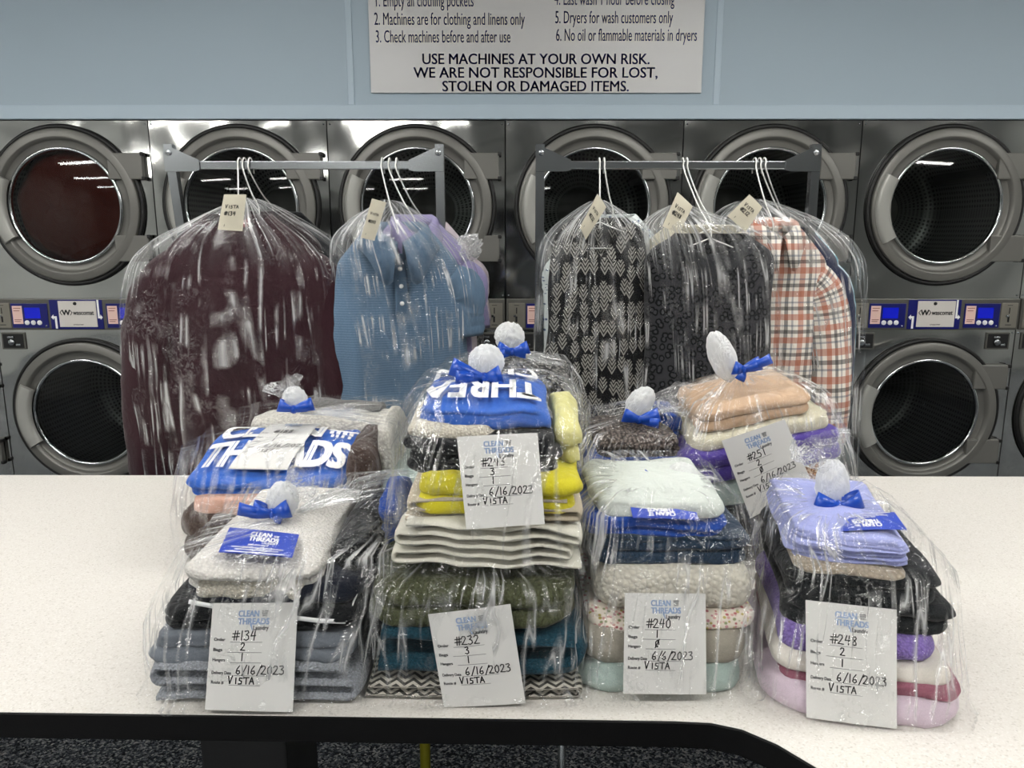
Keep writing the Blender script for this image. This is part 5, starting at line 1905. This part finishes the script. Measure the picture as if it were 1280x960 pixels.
bag(E, 'E', 'clear laundry bag with slip #248 at the front right', nkE, 5, puff=[(1040, 607, 1.165, 0.027, (-0.05, 0, 1), (0.85, 0.85, 1.45), 0.22)], fan=[(1037, 590, 1.16, 0.06, (-0.35, 0, 0.8), 0.6)],
    bowspec=(at(1042, 630, 1.15), (1, 0, 0.05), (0, 0.15, 1), 0.034, [(-0.034, -0.016, 0.014), (0.03, 0.006, 0.01)], (0.9, 0.9)))
card('blue laundry card upside down on the periwinkle sheets', [at(1040, 647, 1.095), at(1118, 640, 1.085), at(1052, 664, 1.045), at(1134, 662, 1.03)], flip=True, bulge=0.004)
slip('white order slip handwritten #248', [E.P(1007, 750, -0.016), E.P(1121, 762, -0.016), E.P(1008, 897, -0.014), E.P(1121, 911, -0.014)], '#248', '2', '1', '6/16/2023')

# ---- bag with slip 251: behind, right, leaning
xF = at(975, 690, 1.5).x
G_ = Pile(1.46, 0.0, TZ, xc=xF, roll=12)


def fbox(w, d, z0, z1, dx=0.0, dy=0.0):
    return (xF + dx, 1.46 + d / 2 + dy, TZ + z0 * 1.18, TZ + z1 * 1.18, w * 1.1, 0.0)


for nm, lb, ct, w, d, z0, z1, dx, dy, mt, n in (('black_jeans', 'black jeans folded at the bottom of the leaning slip #251 bag', 'jeans', 0.285, 0.30, 0.0, 0.05, 0.0, 0.0, 'black', 2),
                                                ('black_hoodie', 'black hoodie folded on the black jeans, leaning slip #251 bag', 'hoodie', 0.29, 0.30, 0.05, 0.115, 0.0, 0.005, 'blackdeep', 2),
                                                ('mint_towel', 'pale mint towel folded under the violet sweater', 'towel', 0.28, 0.29, 0.115, 0.165, 0.0, 0.01, 'mint', 1),
                                                ('violet_sweater', 'deep violet sweater folded in the leaning slip #251 bag', 'sweater', 0.285, 0.29, 0.165, 0.215, -0.005, 0.006, 'violet', 2),
                                                ('cream_knit', 'cream knit folded on the violet sweater', 'knitwear', 0.26, 0.27, 0.215, 0.245, 0.005, 0.02, 'cream', 1),
                                                ('tan_blouse', 'sand tan blouse folded uppermost in the leaning slip #251 bag', 'blouse', 0.21, 0.24, 0.245, 0.285, 0.0, 0.035, 'tan', 2)):
    G_.fold(nm, lb, ct, 0, 0, 0, 0, d, L[mt], n=n, seed=len(nm) + 50, gd=0.01, droop=0.006, box=fbox(w, d, z0, z1, dx, dy))
G_.fold('brown_print_scarf', 'brown flower print scarf at the right of the leaning slip #251 bag', 'scarf', 0, 0, 0, 0, 0.1, L['brownprint'], n=1, seed=61, box=fbox(0.09, 0.1, 0.125, 0.158, 0.085, -0.012))
nkF = at(925, 466, 1.60)
bag(G_, 'F', 'clear laundry bag with slip #251 leaning at the right rear', nkF, 6, tent=1.3, puff=[(903, 446, 1.59, 0.036, (-0.35, 0, 0.8), (0.72, 0.72, 1.5), 0.16)],
    bowspec=(at(926, 462, 1.575), (1, 0, 0.1), (0, 0.15, 1), 0.034, [(0.055, 0.018, 0.01), (-0.01, -0.02, 0.01)], (0.5, 0.9)))
slip('white order slip handwritten #251', [at(902, 551, 1.435), at(981, 524, 1.425), at(938, 648, 1.425), at(1016, 606, 1.415)], '#251', '2', 'O', '6/16/2023')

# ---- left rear bag with the printed blue bag on top
H = Pile(1.40, 0.42, TZ)
H.fold('brown_fleece_blanket', 'dark brown fleece blanket at the bottom of the left rear bag', 'blanket', 213, 478, 642, 712, 0.44, L['brown'], n=2, seed=71, gd=0.016, rc=0.06)
H.fold('peach_shirt', 'peach shirt folded on the dark brown blanket, left rear bag', 'shirt', 243, 424, 616, 644, 0.32, L['peach'], n=1, seed=72, gd=0.01, dy=-0.006, pitch=0.05)
pr = H.fold('printed_laundry_sack', 'blue laundry bag with big white letters facing up, left rear bag', 'cloth bag', 232, 432, 592, 618, 0.225, L['bag_blue'], n=2, seed=73, pitch=0.21, dy=-0.010, droop=0.01, gd=0.008)
cx, cy, z0, z1, w, d, yw = H.items[-1]
z1 -= 0.21 * d * 0.9
TS2 = lambda u, v, cx=cx, cy=cy, z1=z1, w=w, d=d: Vector((cx + (u - 0.5) * w, cy - d / 2 + v * d, z1 + 0.0065 + 0.21 * v * d - 0.010 * max(abs(2 * u - 1), abs(2 * v - 1)) ** 5 + 0.004 * (1 - max(abs(2 * u - 1), abs(2 * v - 1)) ** 2)))
b = MB()
put_text(b, 'CLEAN', TS2, 0.05, 0.68, 0.40, 'L', 0.06, 0, width=0.70)
basket_icon(b, TS2, 0.78, 0.68, 0.20, 0)
put_text(b, 'THREADS', TS2, 0.03, 0.14, 0.64, 'L', 0.06, 0, width=0.94)
obj('lettering', b, M['white'], pr)
H.fold('brown_hoodie', 'dark brown hoodie folded at the right of the left rear bag', 'hoodie', 424, 468, 560, 642, 0.24, L['brown'], n=1, seed=74, dy=-0.004, gd=0.02)
H.fold('white_sherpa_throw', 'off white sherpa throw at the right edge of the left rear bag', 'throw', 462, 480, 540, 642, 0.24, L['fleece_white'], n=1, seed=75, dy=0.06, gd=0.008)
H.fold('white_sherpa_blanket', 'off white sherpa blanket at the back of the left rear bag', 'blanket', 250, 478, 560, 616, 0.16, L['fleece_white'], n=1, seed=76, dy=0.245, gd=0.02, rc=0.05)
H.fold('grey_blanket', 'dark grey folded blanket below the ribbon bow, left rear bag', 'blanket', 322, 448, 562, 580, 0.12, L['fuzzgrey'], n=1, seed=77, dy=0.30, dz=0.016)
nkH = at(369, 517, 1.66)
bag(H, 'G', 'clear laundry bag at the left rear with the printed blue bag on top', nkH, 7, film=PL_CLEAR, puff=[(368, 500, 1.652, 0.025, (0, 0, 1), (1, 1, 1.1), 0.25)], fan=[(362, 498, 1.65, 0.044, (-0.3, 0, 0.8), 0.7)],
    bowspec=(at(370, 511, 1.635), (1, 0, 0), (0, 0.15, 1), 0.040, [(0.03, 0.006, 0.01), (-0.03, 0.008, 0.01)], (0.7, 0.9)))
UVC = ((0.37, 0.97), (0.70, 0.98), (0.27, 0.06), (0.64, 0.05))


def on_sack(u, v, e=0.0):
    q = [lerp(lerp(UVC[2][k], UVC[3][k], u), lerp(UVC[0][k], UVC[1][k], u), v) for k in (0, 1)]
    return TS2(q[0], q[1]) + Vector((0, 0, 0.0075 + e * 2.5))


slip('white order slip lying on the printed blue bag', [on_sack(0, 1), on_sack(1, 1), on_sack(0, 0), on_sack(1, 0)], '#188', '1', '1', '6/16/2023', S=on_sack, pen=1.35)

# ---- bag behind the slip 243 bag
K_ = Pile(1.50, 0.22, TZ)
K_.fold('mint_blanket', 'pale mint blanket at the bottom of the bag behind slip #243', 'blanket', 480, 640, 590, 668, 0.28, L['mint'], n=2, seed=81, gd=0.014, dy=-0.03)
K_.fold('grey_fleece_jacket', 'mottled grey fleece jacket at the right of the bag behind slip #243', 'jacket', 652, 728, 512, 660, 0.26, L['fuzzgrey'], n=2, seed=82, gd=0.016)
K_.fold('black_sweater', 'black sweater folded in the bag behind slip #243', 'sweater', 548, 650, 500, 590, 0.28, L['black'], n=3, seed=83, gd=0.01)
K_.fold('black_flecked_shirt', 'black flecked shirt folded on top of the bag behind slip #243', 'shirt', 552, 716, 470, 500, 0.28, F['dash'], n=2, seed=84, gd=0.01, droop=0.015)
nkK = at(638, 444, 1.67)
bag(K_, 'H', 'clear laundry bag behind the slip #243 bag', nkK, 8, tent=1.2, puff=[(637, 421, 1.67, 0.028, (0.3, 0, 1), (1.05, 1, 1), 0.3)],
    bowspec=(at(640, 440, 1.65), (1, 0, 0), (0, 0.15, 1), 0.034, [(0.03, -0.004, 0.01), (-0.03, -0.006, 0.012)], (0.8, 0.9)))

# ---- bag behind the slip 240 bag
Q_ = Pile(1.44, 0.28, TZ)
Q_.fold('charcoal_trousers', 'charcoal trousers at the bottom of the bag behind slip #240', 'trousers', 730, 868, 625, 680, 0.28, F['charcoal'], n=3, seed=91, gd=0.01)
Q_.fold('grey_flecked_sweater', 'grey flecked sweater folded under the blue shirt, bag behind slip #240', 'sweater', 730, 868, 592, 625, 0.28, L['knit'], n=3, seed=92, gd=0.008)
Q_.fold('blue_oxford_shirt', 'blue shirt folded in the bag behind slip #240', 'shirt', 730, 868, 574, 592, 0.28, L['royal'], n=1, seed=93, gd=0.008)
Q_.fold('brown_knit_top', 'grey brown knit folded on top of the bag behind slip #240', 'knit top', 744, 856, 546, 574, 0.24, L['knit'], n=2, seed=94, gd=0.010, dome=0.01)
Q_.fold('blue_folded_sweater', 'blue sweater at the right rear of the bag behind slip #240', 'sweater', 838, 868, 530, 574, 0.16, L['royal'], n=2, seed=95, dy=0.1)
nkQ = at(799, 530, 1.60)
bag(Q_, 'I', 'clear laundry bag behind the slip #240 bag', nkQ, 9, puff=[(800, 503, 1.6, 0.030, (0.5, 0, 0.6), (0.8, 0.8, 1.15), 0.22)], fan=[(812, 500, 1.6, 0.085, (1, 0, 0.02), 0.30)],
    bowspec=(at(797, 524, 1.57), (1, 0, -0.02), (0, 0.15, 1), 0.040, [(0.04, -0.006, 0.012), (-0.03, 0.014, 0.012)], (0.7, 0.9)))
